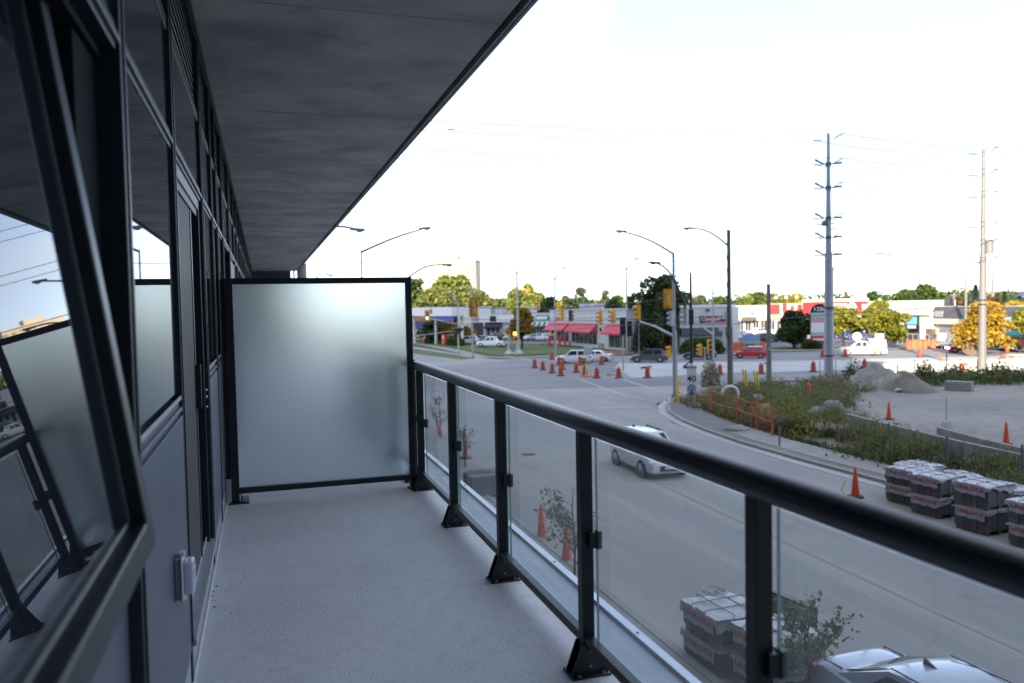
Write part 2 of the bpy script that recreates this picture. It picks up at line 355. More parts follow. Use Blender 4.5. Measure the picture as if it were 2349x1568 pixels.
# turning arrow on the near lanes
def arrow(name, c, rz, s=1):
    P = [(-.1, -2.2), (.1, -2.2), (.1, .4), (.45, .3), (0, 1.5), (-.45, .3), (-.1, .4)]
    ca, sa = math.cos(rz), math.sin(rz)
    sheet(name, [(c[0]+(x*ca-y*sa)*s*1.5, c[1]+(x*sa+y*ca)*s*1.5) for x, y in P], .010, paint_w)
arrow('turn_arrow', (17.75, 17.4), R(4), 1.3)
arrow('turn_arrow', (19.3, 37.5), R(-6), 1)
m = MB(); m.lathe([(.36, 0), (.36, .006), (.3, .008)], n=20)
o = m.build('manhole_cover', rubber); o.location = (12.2, 36.5, .004); o['kind'] = 'structure'

# ------------------------------------------------------------------ the balcony and its building
FZ = CAMH-1.53; CZ = CAMH+1.67
def zz(d): return CAMH+d        # heights relative to the eye
m = MB(); m.box(-.315, 1.36, -4, 34.3, FZ-.2, FZ); m.build('balcony_floor', floor_m, kind='structure')
m = MB(); m.box(-.9, 1.40, -6, 34.4, CZ, CZ+.2); m.box(1.435, 1.455, -6, 34.4, CZ-.012, CZ+.22)
m.build('balcony_ceiling', soffit_m, kind='structure')
m = MB(); m.box(1.40, 1.435, -6, 34.4, CZ+.03, CZ+.2); m.box(-.42, -.31, -4, 34.4, CZ-.05, CZ); m.build('ceiling_groove', frame_m, kind='structure')
m = MB(); m.box(1.455, 1.475, -6, 34.4, CZ-.02, CZ+.23); m.build('ceiling_edge_flashing', flash_m, kind='structure')
for i in range(26):
    y = 1.2+i*.62
    m = MB(); m.blob((1.477, y, CZ+.02), .004, .007, .007, 6, 4); m.build('flashing_screw', bolt_m, kind='structure')
m = MB(); m.box(-.4, 1.2, 34.3, 34.5, FZ, CZ); m.build('end_wall', panel_m, kind='structure')
m = MB(); m.box(1.3, 1.36, 34.2, 34.6, FZ-.5, CZ); m.build('end_wall_corner', trim_m, kind='structure')
seam_m = mat('form_seam', (.40, .39, .375), .9, var=.35, scale=3)
rs_ = random.Random(3); y = .9
while y < 33:
    m = MB(); x0 = -.31+rs_.choice((0, 0, .3)); m.box(x0, 1.40-rs_.choice((0, 0, .25)), y, y+rs_.uniform(.003, .008), CZ-.0025, CZ+.01); m.build('form_seam', seam_m, kind='structure')
    y += rs_.choice((2.44, 3.1, 3.66, 2.1))
# flashing outside the rail
m = MB(); m.box(1.362, 1.60, -4, 34.3, FZ-.24, FZ-.015); m.build('slab_flashing', flash_m, kind='structure')
m = MB(); m.box(1.602, 1.645, -4, 34.3, FZ-.24, FZ+.004); m.build('slab_edge_cap', flashcap_m, kind='structure')
for i in range(14):
    m = MB(); m.blob((1.623, 1.1+i*1.1, FZ+.005), .009, .009, .004, 8, 4); m.build('cap_screw', bolt_m, kind='structure')
# the building above, below and behind
m = MB(); m.box(-46, -.95, -27.5, 60, CZ-.02, 62); m.box(-46, -.95, -27.5, 60, .1, CZ-.02); m.build('tower_walls', panel_m, kind='structure')
for k in range(15):
    z = CZ+.2+3.25*(k+1)
    if z < 61:
        m = MB(); m.box(-.95, 1.4, -27, 34.4, z, z+.2); m.build('upper_balcony_slab', soffit_m, kind='structure')

BM = {}
matt = mat('frame_inner', (.010, .014, .016), .8, var=.15, spec=.08)
def unit(name, mt, parent, x0, x1, y0, y1, z0, z1, bev=.002, **kw):
    return MB().box(x0, x1, y0, y1, z0, z1).build(name, mt, parent, bevel=bev, **kw)
def glassmat(name, tint=(.9, .95, .95), refl=1.5, extra=0, haze=0, hazecol=(.6, .66, .7)):
    m = bpy.data.materials.new(name); m.use_nodes = True; n = m.node_tree; n.nodes.remove(n.nodes['Principled BSDF'])
    out = n.nodes['Material Output']; tr = n.nodes.new('ShaderNodeBsdfTransparent'); tr.inputs['Color'].default_value = (*tint, 1)
    gl = n.nodes.new('ShaderNodeBsdfGlossy'); gl.inputs['Roughness'].default_value = .02
    fr = n.nodes.new('ShaderNodeFresnel'); fr.inputs['IOR'].default_value = refl
    x = n.nodes.new('ShaderNodeMixShader'); ge = n.nodes.new('ShaderNodeNewGeometry'); iv = n.nodes.new('ShaderNodeMath'); iv.operation = 'SUBTRACT'; iv.inputs[0].default_value = 1; n.links.new(ge.outputs['Backfacing'], iv.inputs[1])
    ml = n.nodes.new('ShaderNodeMath'); ml.operation = 'MULTIPLY'; n.links.new(iv.outputs['Value'], ml.inputs[0]); n.links.new(fr.outputs['Fac'], ml.inputs[1]); n.links.new(ml.outputs['Value'], x.inputs['Fac']); n.links.new(tr.outputs['BSDF'], x.inputs[1]); n.links.new(gl.outputs['BSDF'], x.inputs[2])
    last = x
    if haze:
        df = n.nodes.new('ShaderNodeBsdfDiffuse'); df.inputs['Color'].default_value = (*hazecol, 1)
        tl = n.nodes.new('ShaderNodeBsdfTranslucent'); tl.inputs['Color'].default_value = (*hazecol, 1)
        a = n.nodes.new('ShaderNodeMixShader'); a.inputs['Fac'].default_value = .5; n.links.new(df.outputs['BSDF'], a.inputs[1]); n.links.new(tl.outputs['BSDF'], a.inputs[2])
        b = n.nodes.new('ShaderNodeMixShader'); 
        t = n.nodes.new('ShaderNodeTexCoord'); q = n.nodes.new('ShaderNodeTexNoise'); q.inputs['Scale'].default_value = 2.5; q.inputs['Detail'].default_value = 6
        n.links.new(t.outputs['Object'], q.inputs['Vector'])
        rr_ = n.nodes.new('ShaderNodeMapRange'); rr_.inputs['From Min'].default_value = .3; rr_.inputs['From Max'].default_value = .7; rr_.inputs['To Min'].default_value = haze*.7; rr_.inputs['To Max'].default_value = haze*1.3
        n.links.new(q.outputs['Fac'], rr_.inputs['Value']); n.links.new(rr_.outputs['Result'], b.inputs['Fac'])
        n.links.new(x.outputs['Shader'], b.inputs[1]); n.links.new(a.outputs['Shader'], b.inputs[2]); last = b
    n.links.new(last.outputs['Shader'], out.inputs['Surface']); return m
railglass = glassmat('rail_glass', (.965, .985, .982), 1.38, haze=.05, hazecol=(.78, .82, .84))
glassedge = mat('glass_edge', (.30, .50, .46), .15, var=.1)
winglass = mat('window_glass', (.012, .015, .02), .012, var=0, ior=1.6)
winglass.node_tree.nodes['Principled BSDF'].inputs['Specular Tint'].default_value = (.66, .84, 1, 1)
frost = mat('frosted_glass', (.84, .93, .95), .5, var=0); p = frost.node_tree.nodes['Principled BSDF']
p.inputs['Transmission Weight'].default_value = .9; p.inputs['Roughness'].default_value = .33; p.inputs['IOR'].default_value = 1.3; p.inputs['Specular IOR Level'].default_value = .3

ww = empty('window_wall', (-.36, 0, FZ), 0, 'charcoal framed window wall along the left side of the balcony', 'window wall')
def W_(name, mt, x0, x1, y0, y1, z0, z1, bev=.002, parent=None, **kw):   # window-wall piece, x world, z relative to the eye
    return unit(name, mt, parent or ww, x0+.36, x1+.36, y0, y1, z0+1.53, z1+1.53, bev, **kw)
XG = -.329                       # glass plane
mull = [-1.6, -.2, 2.24, 3.48, 5.08, 6.09, 6.75, 7.72, 9.29, 10.96, 12.2, 13.8, 15.0, 16.1, 17.6, 18.8, 20.2, 21.8, 23.4, 25, 26.6, 28.2, 29.8, 31.4, 33.2]
for i, y in enumerate(mull):
    W_('mullion', frame_m, XG-.12, -.315, y-.03 if y != 2.24 else y-.04, y+.025, -1.53, 1.60, .004)
    W_('mullion_cap', frame_m, -.315, -.310, y-.012, y+.012, -1.36, 1.60, .002)
m = MB()
for a, b in zip(mull[:-1], mull[1:]):
    y0, y1 = a+.025, b-.03
    tr = W_('transom', frame_m, XG-.05, -.325, y0, y1, .655, .725, .003)
    W_('transom_cap', panel_m, -.325, -.314, y0, y1, .672, .690, .002)
    W_('transom', frame_m, XG-.05, -.325, y0, y1, 1.12, 1.175, .003)
    W_('upper_window', winglass, XG-.012, XG, y0, y1, .725, 1.12, 0)
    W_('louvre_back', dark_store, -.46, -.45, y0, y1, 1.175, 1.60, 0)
    if a >= 2 and b < 22:
        for k in range(8):
            z = 1.20+k*.05
            q = MB().slab([(-.39+.36, y0, z+1.53+.03), (-.39+.36, y1, z+1.53+.03), (-.34+.36, y1, z+1.53), (-.34+.36, y0, z+1.53)], .004).build('louvre_slat', black, ww)
W_('louvre_head', frame_m, XG-.09, -.32, -4, 34, 1.60, 1.675, 0)
W_('base_upstand', trim_m, XG-.09, -.322, -4, 34, -1.535, -1.385, .004)
W_('caulk_bead', mat('caulk', (.55, .56, .57), .6, var=.2, scale=20), -.322, -.308, -4, 34, -1.53, -1.515, .005)
# bay contents: sill height -0.36 with a panel under it
def fixed(y0, y1, sill=-.36, parent=None):
    W_('window_pane', winglass, XG-.012, XG, y0, y1, sill+.05, .655, 0)
    W_('sill', panel_m, XG-.05, -.33, y0, y1, sill-.05, sill+.012, .003)
    W_('sill_lip', trim_m, -.326, -.320, y0, y1, sill+.012, sill+.03, .002)
    W_('sill_lip', panel_m, -.33, -.318, y0, y1, sill-.035, sill-.015, .003)
    W_('lower_panel', panel_m, XG-.012, XG+.012, y0, y1, -1.385, sill-.05, .002)
fixed(2.27, 3.45); fixed(5.11, 6.06); fixed(6.115, 6.72); fixed(6.78, 7.69); fixed(-.17, -.17+.01)
for a, b in zip(mull[8:-1], mull[9:]): fixed(a+.025, b-.03)
W_('curtain', mat('curtain_white', (.62, .60, .62), .9, var=.1), XG+.002, XG+.008, 9.4, 10.9, -.2, .6, 0)
# bay 0: open top-hung window, mullion frame and panel below
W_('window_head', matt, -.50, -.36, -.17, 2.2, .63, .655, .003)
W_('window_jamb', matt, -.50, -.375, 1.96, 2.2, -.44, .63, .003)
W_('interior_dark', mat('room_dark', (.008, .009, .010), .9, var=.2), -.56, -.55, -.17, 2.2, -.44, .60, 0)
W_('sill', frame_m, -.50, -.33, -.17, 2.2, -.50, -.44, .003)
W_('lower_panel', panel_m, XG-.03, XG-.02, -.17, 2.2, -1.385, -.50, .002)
sa = R(8.3); hx, hz, Ls = -.405, .70, 1.205       # hinge line and sash height
sash = bpy.data.objects.new('open_window', None); COL.objects.link(sash); sash.parent = ww
sash.location = (hx+.36, 0, hz+1.53); sash.rotation_euler = (0, -sa, 0)
Y0s, Y1s = .42, 1.85
MB().box(-.055, 0, Y1s-.062, Y1s, -Ls, 0).box(-.055, -.03, Y1s-.078, Y1s-.062, -Ls+.07, -.07).build('sash_frame', frame_m, sash, bevel=.006)
MB().box(-.055, 0, Y0s, Y0s+.062, -Ls, 0).build('sash_frame', frame_m, sash, bevel=.006)
MB().box(-.055, 0, Y0s+.062, Y1s-.062, -Ls, -Ls+.062).box(-.055, -.03, Y0s+.062, Y1s-.078, -Ls+.062, -Ls+.078).build('sash_rail', frame_m, sash, bevel=.006)
MB().box(-.055, 0, Y0s+.062, Y1s-.062, -.062, 0).build('sash_rail', frame_m, sash, bevel=.006)
MB().box(-.040, -.034, Y0s+.062, Y1s-.078, -Ls+.078, -.062).build('sash_pane', winglass, sash)
m = MB(); m.bar((hx+.36-.01, 1.87, hz+1.53-.22), (hx+.36+.05, 1.89, hz+1.53-.5), .02, .006); m.build('friction_stay', chrome, ww)
# bay 1 door bay: sliding door
XD = -.385
dr = bpy.data.objects.new('sliding_door', None); COL.objects.link(dr); dr.parent = ww
def D_(name, mt, x0, x1, y0, y1, z0, z1, bev=.003): return unit(name, mt, dr, x0+.36, x1+.36, y0, y1, z0+1.53, z1+1.53, bev)
D_('door_jamb', frame_m, XD-.05, -.335, 3.505, 3.56, -1.385, .655); D_('door_jamb', frame_m, XD-.05, -.335, 4.99, 5.05, -1.385, .655)
D_('jamb_bead', trim_m, -.335, -.328, 3.545, 3.556, -1.385, .64, 0)
D_('door_head', trim_m, XD-.05, -.335, 3.56, 4.99, .60, .655)
D_('door_head', frame_m, XD-.04, -.345, 3.56, 4.99, .56, .60)
D_('threshold', trim_m, XD-.07, -.30, 3.5, 5.06, -1.385, -1.355); D_('door_track', trim_m, -.36, -.352, 3.5, 5.06, -1.355, -1.325)
D_('door_panel', bronze_m, XD-.01, XD+.03, 3.575, 4.62, -1.33, .56)
D_('door_stile', frame_m, XD-.02, XD+.045, 3.56, 3.60, -1.34, .56); D_('door_stile', frame_m, XD-.02, XD+.035, 4.60, 4.65, -1.34, .56)
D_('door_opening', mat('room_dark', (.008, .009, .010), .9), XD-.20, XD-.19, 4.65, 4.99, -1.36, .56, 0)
D_('door_handle', black, XD+.035, XD+.06, 4.60, 4.625, -.52, -.28)
for z in (-.46, -.50, -.56): MB().blob((-.335+.365, 5.045, z+1.53), .006, .008, .012, 6, 4).build('door_keeper', chrome, dr)

# weatherproof outlet cover on the lower panel
oc = empty('outlet_cover', (XG+.012, 2.985, zz(-.925)), 0, 'clear and grey weatherproof outlet cover on the slate panel beside the sliding door', 'outlet cover')
MB().box(0, .028, -.052, .052, -.085, .085).build('base', mat('outlet_grey', (.2, .21, .22), .5), oc, bevel=.006)
MB().box(.028, .040, -.058, .056, -.088, .088).build('flange', mat('outlet_flange', (.55, .58, .63), .35), oc, bevel=.004)
MB().box(.040, .088, -.045, .045, -.070, .070).build('cover', mat('outlet_clear', (.52, .56, .64), .2, coat=.5), oc, bevel=.014)
MB().box(.086, .090, -.026, .026, -.04, .04).build('inset', mat('outlet_inset', (.38, .42, .52), .3), oc, bevel=.002)
for za_ in (-.102, .086): MB().box(.02, .045, -.02, .02, za_, za_+.016).build('latch', mat('outlet_flange', (.5, .5, .5)), oc, bevel=.003)

oc.scale = (.72, .85, .86)
# privacy screen
PY = 6.70
ps = empty('privacy_screen', (.46, PY, FZ), 0, 'frosted glass privacy screen in a dark frame across the balcony', 'privacy screen')
def P_(n_, mt, x0, x1, z0, z1, dy=.028, bev=.004, y=0): return unit(n_, mt, ps, x0-.46, x1-.46, y-dy, y+dy, z0+1.53, z1+1.53, bev)
P_('frame_post', frame_m, -.285, -.215, -1.52, .27); P_('frame_post', frame_m, 1.165, 1.215, -1.52, .27)
P_('frame_rail', frame_m, -.215, 1.165, .222, .27); P_('frame_rail', frame_m, -.215, 1.165, -1.455, -1.41)
P_('frosted_pane', frost, -.215, 1.165, -1.41, .222, .004, 0)
P_('infill_panel', frame_m, -.31, -.285, -1.36, .265, .02)
MB().box(-.76, -.60, -.06, .05, 0, .008).build('foot_plate', frame_m, ps, bevel=.002)
MB().box(-.665, -.655, -.06, -.028, .008, .075).box(-.665, -.62, -.05, .05, .008, .012).build('foot_bracket', frame_m, ps, bevel=.002)
MB().box(-.655, -.60, -.05, .03, .012, .05).build('foot_channel', trim_m, ps, bevel=.003)
MB().box(-.775, -.735, -.045, -.02, .02, .20).build('caulk_strip', trim_m, ps, bevel=.004)
MB().box(.69, .77, -.055, .05, 0, .008).build('foot_plate', frame_m, ps, bevel=.002)

# railing
def railing(ys, y0, y1, label):
    r = empty('railing', (1.25, 0, FZ), 0, label, 'railing', 'balcony railings')
    MB().tube([(-.015, y0, 1.053), (-.015, (y0+y1)/2, 1.053), (-.015, y1, 1.053)], .040, 32).build('handrail', blackrail, r, smooth=True)
    g = None
    for i, y in enumerate(ys):
        MB().box(-.026, .026, y-.026, y+.026, .03, 1.03).build('post', black, r, bevel=.003)
        MB().box(-.085, .085, y-.06, y+.06, 0, .010).build('base_plate', black, r, bevel=.002)
        for s in (-1, 1):
            ya = y+s*.028; q = [(-.082, ya, .010), (.082, ya, .010), (.036, ya, .135), (-.036, ya, .135)]
            if s > 0: q = q[::-1]
            b = MB().slab(q, .007).build('bracket', black, r, bevel=.001)
            for zz_ in (.045, .105): MB().cyl((0, ya+s*.007, zz_), (0, ya+s*.014, zz_), .0085, .007, 8).build('bolt', bolt_m, b)
        for bx in (-.055, .055): MB().cyl((bx, y-.048, .01), (bx, y-.048, .018), .009, .008, 8).build('anchor_bolt', bolt_m, r)
        MB().box(.03, .055, y-.052, y-.022, .53, .605).box(-.0, .03, y-.050, y-.026, .535, .60).build('glass_clip', black, r, bevel=.003)
    for a, b in zip(ys[:-1], ys[1:]):
        MB().box(-.02, .02, a+.026, b-.026, .125, .165).build('bottom_rail', black, r, bevel=.002)
        MB().box(.036, .044, a+.02, b-.032, .14, .985).build('glass_pane', railglass, r)
        MB().box(.035, .045, a+.0187, a+.0200, .14, .985).build('pane_edge', glassedge, r); MB().box(.035, .045, b-.0325, b-.0310, .14, .985).build('pane_edge', glassedge, r)
        MB().box(.020, .046, a+.02, b-.032, .122, .142).build('pane_gasket', mat('gasket', (.35, .42, .42), .3), r)
    return r
railing([-.6, .61, 1.81, 3.02, 4.23, 5.42, 6.60], -1.2, 6.66, 'black metal and clear glass railing on the near side of the frosted screen')
railing([6.95, 8.1, 9.3, 10.5, 11.7, 12.9], 6.75, 13.2, 'black railing seen blurred through the frosted glass screen')
m = MB(); m.cyl((1.2, 6.66, zz(-.477)), (1.2, 6.69, zz(-.477)), .018, n=8); m.build('rail_connector', bolt_m, ps); bpy.data.objects['rail_connector'].matrix_parent_inverse = Matrix.Translation((-.46, -PY, -FZ))
# leaf litter by the door threshold
lf = mat('dead_leaf', (.16, .13, .09), .8, var=.3, scale=30)
for k in range(5):
    m = MB(); c = [(0, 0, 0), (.012, .006, .004), (.026, 0, .002), (.012, -.007, .004)]; m.add(c, [(0, 1, 2, 3)])
    o = m.build('dead_leaf', lf); o.location = (-.295+.004*(k % 2), 4.35+.085*k, FZ+.003); o.rotation_euler = (0, .2, k*1.3); tag(o, ['nearest', 'second', 'third', 'fourth', 'farthest'][k]+' tiny dry brown leaf at the foot of the sliding door', 'leaf', 'dry leaves along the threshold')
# ------------------------------------------------------------------ trees, hedges
def leafmat(name, c1, c2, tr=.3):
    m = bpy.data.materials.new(name); m.use_nodes = True; n = m.node_tree; p = n.nodes['Principled BSDF']; out = n.nodes['Material Output']
    g = n.nodes.new('ShaderNodeNewGeometry'); r = n.nodes.new('ShaderNodeValToRGB')
    r.color_ramp.elements[0].color = (*c1, 1); r.color_ramp.elements[1].color = (*c2, 1)
    n.links.new(g.outputs['Random Per Island'], r.inputs['Fac']); n.links.new(r.outputs['Color'], p.inputs['Base Color'])
    p.inputs['Roughness'].default_value = .6; p.inputs['Specular IOR Level'].default_value = .25
    t = n.nodes.new('ShaderNodeBsdfTranslucent'); n.links.new(r.outputs['Color'], t.inputs['Color'])
    x = n.nodes.new('ShaderNodeMixShader'); x.inputs['Fac'].default_value = tr
    n.links.new(p.outputs['BSDF'], x.inputs[1]); n.links.new(t.outputs['BSDF'], x.inputs[2]); n.links.new(x.outputs['Shader'], out.inputs['Surface'])
    return m
LM = {'willow': leafmat('leaf_willow', (.10, .13, .03), (.26, .27, .08)), 'green': leafmat('leaf_green', (.035, .07, .015), (.11, .16, .035)),
      'dark': leafmat('leaf_dark', (.028, .055, .02), (.09, .13, .045)), 'lime': leafmat('leaf_lime', (.11, .15, .03), (.27, .30, .07)),
      'gold': leafmat('leaf_gold', (.28, .17, .018), (.55, .36, .035)), 'mustard': leafmat('leaf_mustard', (.20, .13, .015), (.42, .27, .03)),
      'yellow': leafmat('leaf_yellow', (.24, .20, .03), (.44, .37, .05)), 'olive': leafmat('leaf_olive', (.13, .15, .02), (.34, .32, .04)), 'spruce': leafmat('leaf_spruce', (.03, .055, .04), (.08, .11, .08)),
      'brown': leafmat('leaf_brown', (.08, .045, .025), (.20, .10, .05)), 'sparse': leafmat('leaf_sparse', (.05, .07, .035), (.14, .15, .08)),
      'sapling': leafmat('leaf_sapling', (.10, .13, .06), (.27, .27, .12)), 'weed': leafmat('leaf_weed', (.09, .125, .035), (.25, .275, .10)),
      'weedd': leafmat('leaf_weed_dark', (.04, .075, .025), (.12, .16, .05)), 'goldenrod': leafmat('flower_goldenrod', (.35, .27, .02), (.55, .44, .03)),
      'straw': leafmat('leaf_straw', (.20, .17, .10), (.36, .31, .2))}
bark = mat('bark', (.07, .055, .045), .9, var=.3, scale=4, bump=.3)
def leafquad(m, c, s, rr):
    a = Vector((rr.gauss(0, 1), rr.gauss(0, 1), rr.gauss(0, 1)+.0)).normalized(); b = a.orthogonal().normalized()
    b = Matrix.Rotation(rr.uniform(0, 6.28), 3, a) @ b; d = a.cross(b); k = s*rr.uniform(.6, 1.3); w = k*rr.uniform(.45, .8)
    i = len(m.v); m.v += [tuple(c+b*k), tuple(c+d*w), tuple(c-b*k), tuple(c-d*w)]; m.f.append((i, i+1, i+2, i+3))
def tree(name, label, p, h, w, kind, n=1500, leaf=.35, trunk=.3, clear=.25, shape='round', blobs=14, seed=None, group=None, cat='tree'):
    rr = random.Random(seed if seed is not None else int(abs(p[0]*31+p[1]*17)))
    root = empty(name, (p[0], p[1], 0), 0, label, cat, group)
    cz0 = h*clear; R_ = w/2; ch = h-cz0; m = MB(); limbs = MB()
    tr = .028*h if trunk is None else trunk/2
    limbs.tube([(0, 0, -.1), (rr.uniform(-.05, .05)*h*.3, 0, h*.3), (rr.uniform(-.04, .04)*h, rr.uniform(-.04, .04)*h, h*.62), (0, 0, h*.88)], [tr*1.3, tr, tr*.6, tr*.15], 7)
    B = []
    if shape == 'spruce':
        for k in range(n):
            f = rr.random()**.75; z = h*.06+f*h*.94; rad = R_*(1-f)**.9*(.7+.3*math.sin(z*9/ h*6.28)**2)*math.sqrt(rr.uniform(.25, 1)); a = rr.uniform(0, 6.283)
            leafquad(m, Vector((rad*math.cos(a), rad*math.sin(a), z-rad*.15)), leaf, rr)
    else:
        for k in range(blobs):
            a = rr.uniform(0, 6.283); f = rr.uniform(.05, .95)
            prof = {'round': math.sin(math.pi*(.12+.83*f))**.7, 'wide': (1-f*.75)*.95, 'tall': math.sin(math.pi*(.15+.8*f))**.6, 'flat': .95}[shape]
            rad = R_*prof*rr.uniform(.35, .78); br = R_*rr.uniform(.26, .44)*(1 if shape != 'flat' else .8)
            bz = br*(.85 if shape == 'round' else .5 if shape in ('wide', 'flat') else .9)
            c = Vector((rad*math.cos(a), rad*math.sin(a), min(cz0+ch*f, h-bz*.8))); B.append((c, br, bz))
            limbs.tube([(0, 0, max(cz0*.7, c.z-br*1.6)), tuple((Vector((0, 0, c.z-br*.8))+c)/2), tuple(c)], [tr*.45, tr*.28, tr*.08], 5)
        B.append((Vector((0, 0, h-ch*.25)), R_*.42, ch*.25)); B.append((Vector((0, 0, cz0+ch*.5)), R_*.5, ch*.3))
        tot = sum(b[1]**2*b[2]**.5 for b in B)
        for c, br, bz in B:
            for k in range(max(6, int(n*br**2*bz**.5/tot))):
                d = Vector((rr.gauss(0, 1), rr.gauss(0, 1), rr.gauss(0, 1))).normalized()*(rr.uniform(.35, 1)**.5)*rr.choice((1, 1, 1, 1.12))
                leafquad(m, c+Vector((d.x*br, d.y*br, d.z*bz)), leaf, rr)
    m.build('crown', LM[kind], root, fixn=False); limbs.build('trunk', bark, root, smooth=True)
    return root
def tree_px(name, label, u, vtop, d, wpx, kind, **k):  # crown centre u, top row vtop, at distance d, width in frame pixels
    a = AT(u, vtop, d); k['n'] = int(k.get('n', 1500)*1.5); k['leaf'] = k.get('leaf', .35)*1.05
    return tree(name, label, (a.x, a.y), a.z, wpx/1821*d*{'spruce': 1, 'flat': 1.15, 'wide': 1.0}.get(k.get('shape'), 1.42), kind, **k)
T = tree_px
T('willow_tree', 'big yellow green willow left of the pale apartment tower', 1012, 664, 205, 110, 'willow', n=3200, leaf=.55, shape='round', clear=.1)
T('willow_tree', 'tallest rounded willow crown in front of the pale apartment tower', 1040, 634, 235, 78, 'lime', n=2600, leaf=.6, clear=.1)
T('willow_tree', 'willow with drooping light crown just right of the tall one', 1072, 660, 215, 84, 'willow', n=2600, leaf=.55, clear=.08)
T('broadleaf_tree', 'dark green tree showing over the screen corner post', 952, 641, 215, 55, 'green', n=1800, leaf=.5, clear=.1)
T('broadleaf_tree', 'yellow green tree at the left edge behind the fuel canopy', 975, 672, 225, 60, 'lime', n=1600, leaf=.5, clear=.1)
T('broadleaf_tree', 'lime tree low behind the yellow signal back', 1108, 685, 230, 66, 'lime', n=1500, leaf=.55, clear=.1)
T('broadleaf_tree', 'low rounded lime tree between the signal and the thin lamp pole', 1140, 686, 240, 50, 'willow', n=1300, leaf=.55, clear=.1)
T('broadleaf_tree', 'tall lime and yellow tree behind the thin lamp pole', 1182, 660, 225, 62, 'lime', n=2000, leaf=.5, clear=.1)
T('broadleaf_tree', 'golden topped tree right of the thin lamp pole', 1212, 653, 228, 52, 'yellow', n=1500, leaf=.5, clear=.12)
T('broadleaf_tree', 'bright lime tree behind the plaza roof', 1232, 672, 222, 50, 'lime', n=1400, leaf=.5, clear=.1)
T('broadleaf_tree', 'dark round tree over the green awning shop roof', 1238, 688, 205, 34, 'dark', n=1300, leaf=.4, clear=.15)
T('broadleaf_tree', 'green tree standing over the left corner of the white shop', 1262, 684, 200, 42, 'green', n=1300, leaf=.45, clear=.15)
T('broadleaf_tree', 'small yellow tree behind the white shop roof', 1276, 692, 230, 30, 'yellow', n=700, leaf=.45, clear=.2)
T('broadleaf_tree', 'thin dark tree above the pink awning shop', 1297, 680, 215, 24, 'sparse', n=700, leaf=.4, clear=.2, shape='tall')
T('broadleaf_tree', 'tall feathery grey green tree above the white shop roof', 1329, 661, 235, 36, 'sparse', n=1100, leaf=.4, clear=.1, shape='tall')
T('broadleaf_tree', 'dark bushy tree beneath the tall feathery tree', 1322, 686, 222, 52, 'dark', n=1200, leaf=.45, clear=.1)
T('broadleaf_tree', 'green tree between the two feathery trees', 1352, 688, 225, 40, 'green', n=1000, leaf=.45, clear=.1)
T('broadleaf_tree', 'sparse feathery tree with flat top left of the black pedestal signal', 1386, 667, 232, 30, 'sparse', n=500, leaf=.4, clear=.2, shape='tall')
T('broadleaf_tree', 'mid green tree above the right end of the white shop', 1412, 680, 200, 44, 'green', n=1400, leaf=.45, clear=.12)
T('street_tree', 'largest dark green street tree behind the steel signal pole', 1518, 634, 126, 98, 'dark', n=5200, leaf=.3, clear=.2, blobs=22, trunk=.5)
T('street_tree', 'green bushy crown on the right flank of the largest street tree', 1556, 672, 132, 64, 'green', n=2600, leaf=.28, clear=.1)
T('spruce_tree', 'blue green spruce in front of the brown shop front', 1478, 690, 121, 78, 'spruce', n=4200, leaf=.24, shape='spruce', cat='tree')
T('broadleaf_tree', 'small dark tree over the white restaurant roof', 1606, 677, 200, 32, 'sparse', n=900, leaf=.4, clear=.2)
T('broadleaf_tree', 'green tree behind the restaurant roof by the thin grey pole', 1648, 680, 220, 40, 'green', n=1200, leaf=.45, clear=.1)
T('broadleaf_tree', 'rounded green tree just left of the weathered wooden pole', 1668, 684, 215, 36, 'green', n=900, leaf=.45, clear=.1)
T('broadleaf_tree', 'olive tree right of the weathered wooden pole', 1705, 681, 235, 46, 'lime', n=1200, leaf=.5, clear=.1)
T('broadleaf_tree', 'tall green tree left of the short grey pole', 1742, 669, 240, 46, 'green', n=1500, leaf=.5, clear=.1)
T('broadleaf_tree', 'lime tree behind the short grey pole', 1776, 675, 235, 44, 'lime', n=1300, leaf=.5, clear=.1)
T('broadleaf_tree', 'pale lime tree over the white plaza parapet', 1802, 678, 250, 40, 'lime', n=1100, leaf=.5, clear=.1)
T('broadleaf_tree', 'golden yellow tree above the white plaza parapet', 1830, 674, 245, 50, 'yellow', n=1800, leaf=.5, clear=.1)
T('street_tree', 'round dark green tree between the short grey pole and the round topped sign', 1822, 713, 132, 62, 'dark', n=3600, leaf=.25, clear=.22, blobs=18, trunk=.4)
T('broadleaf_tree', 'low green tree over the red fascia right of the steel pole', 1935, 682, 260, 40, 'green', n=900, leaf=.5, clear=.1)
T('locust_tree', 'yellow green spreading locust right of the tall steel pole', 1935, 706, 138, 82, 'olive', n=2600, leaf=.25, clear=.28, shape='flat', trunk=.3)
T('locust_tree', 'wide yellow green locust behind the white van', 2025, 708, 133, 108, 'olive', n=3800, leaf=.25, clear=.25, shape='flat', trunk=.3)
T('broadleaf_tree', 'olive yellow tree behind the white box sign', 2012, 690, 160, 44, 'olive', n=1300, leaf=.35, clear=.1)
T('broadleaf_tree', 'small green tree tip left of the tall green clump', 2002, 672, 250, 30, 'green', n=600, leaf=.45, clear=.1)
T('broadleaf_tree', 'left half of the tall green clump above the arched shop', 2078, 663, 205, 52, 'green', n=2000, leaf=.42, clear=.05)
T('broadleaf_tree', 'right half of the tall green clump above the arched shop', 2118, 656, 205, 62, 'green', n=2400, leaf=.42, clear=.05)
T('broadleaf_tree', 'dark pine like crown inside the green clump', 2098, 674, 200, 34, 'dark', n=1100, leaf=.4, clear=.05)
T('broadleaf_tree', 'low green bush behind the grey mansard roof', 2160, 691, 195, 34, 'green', n=900, leaf=.4, clear=.05)
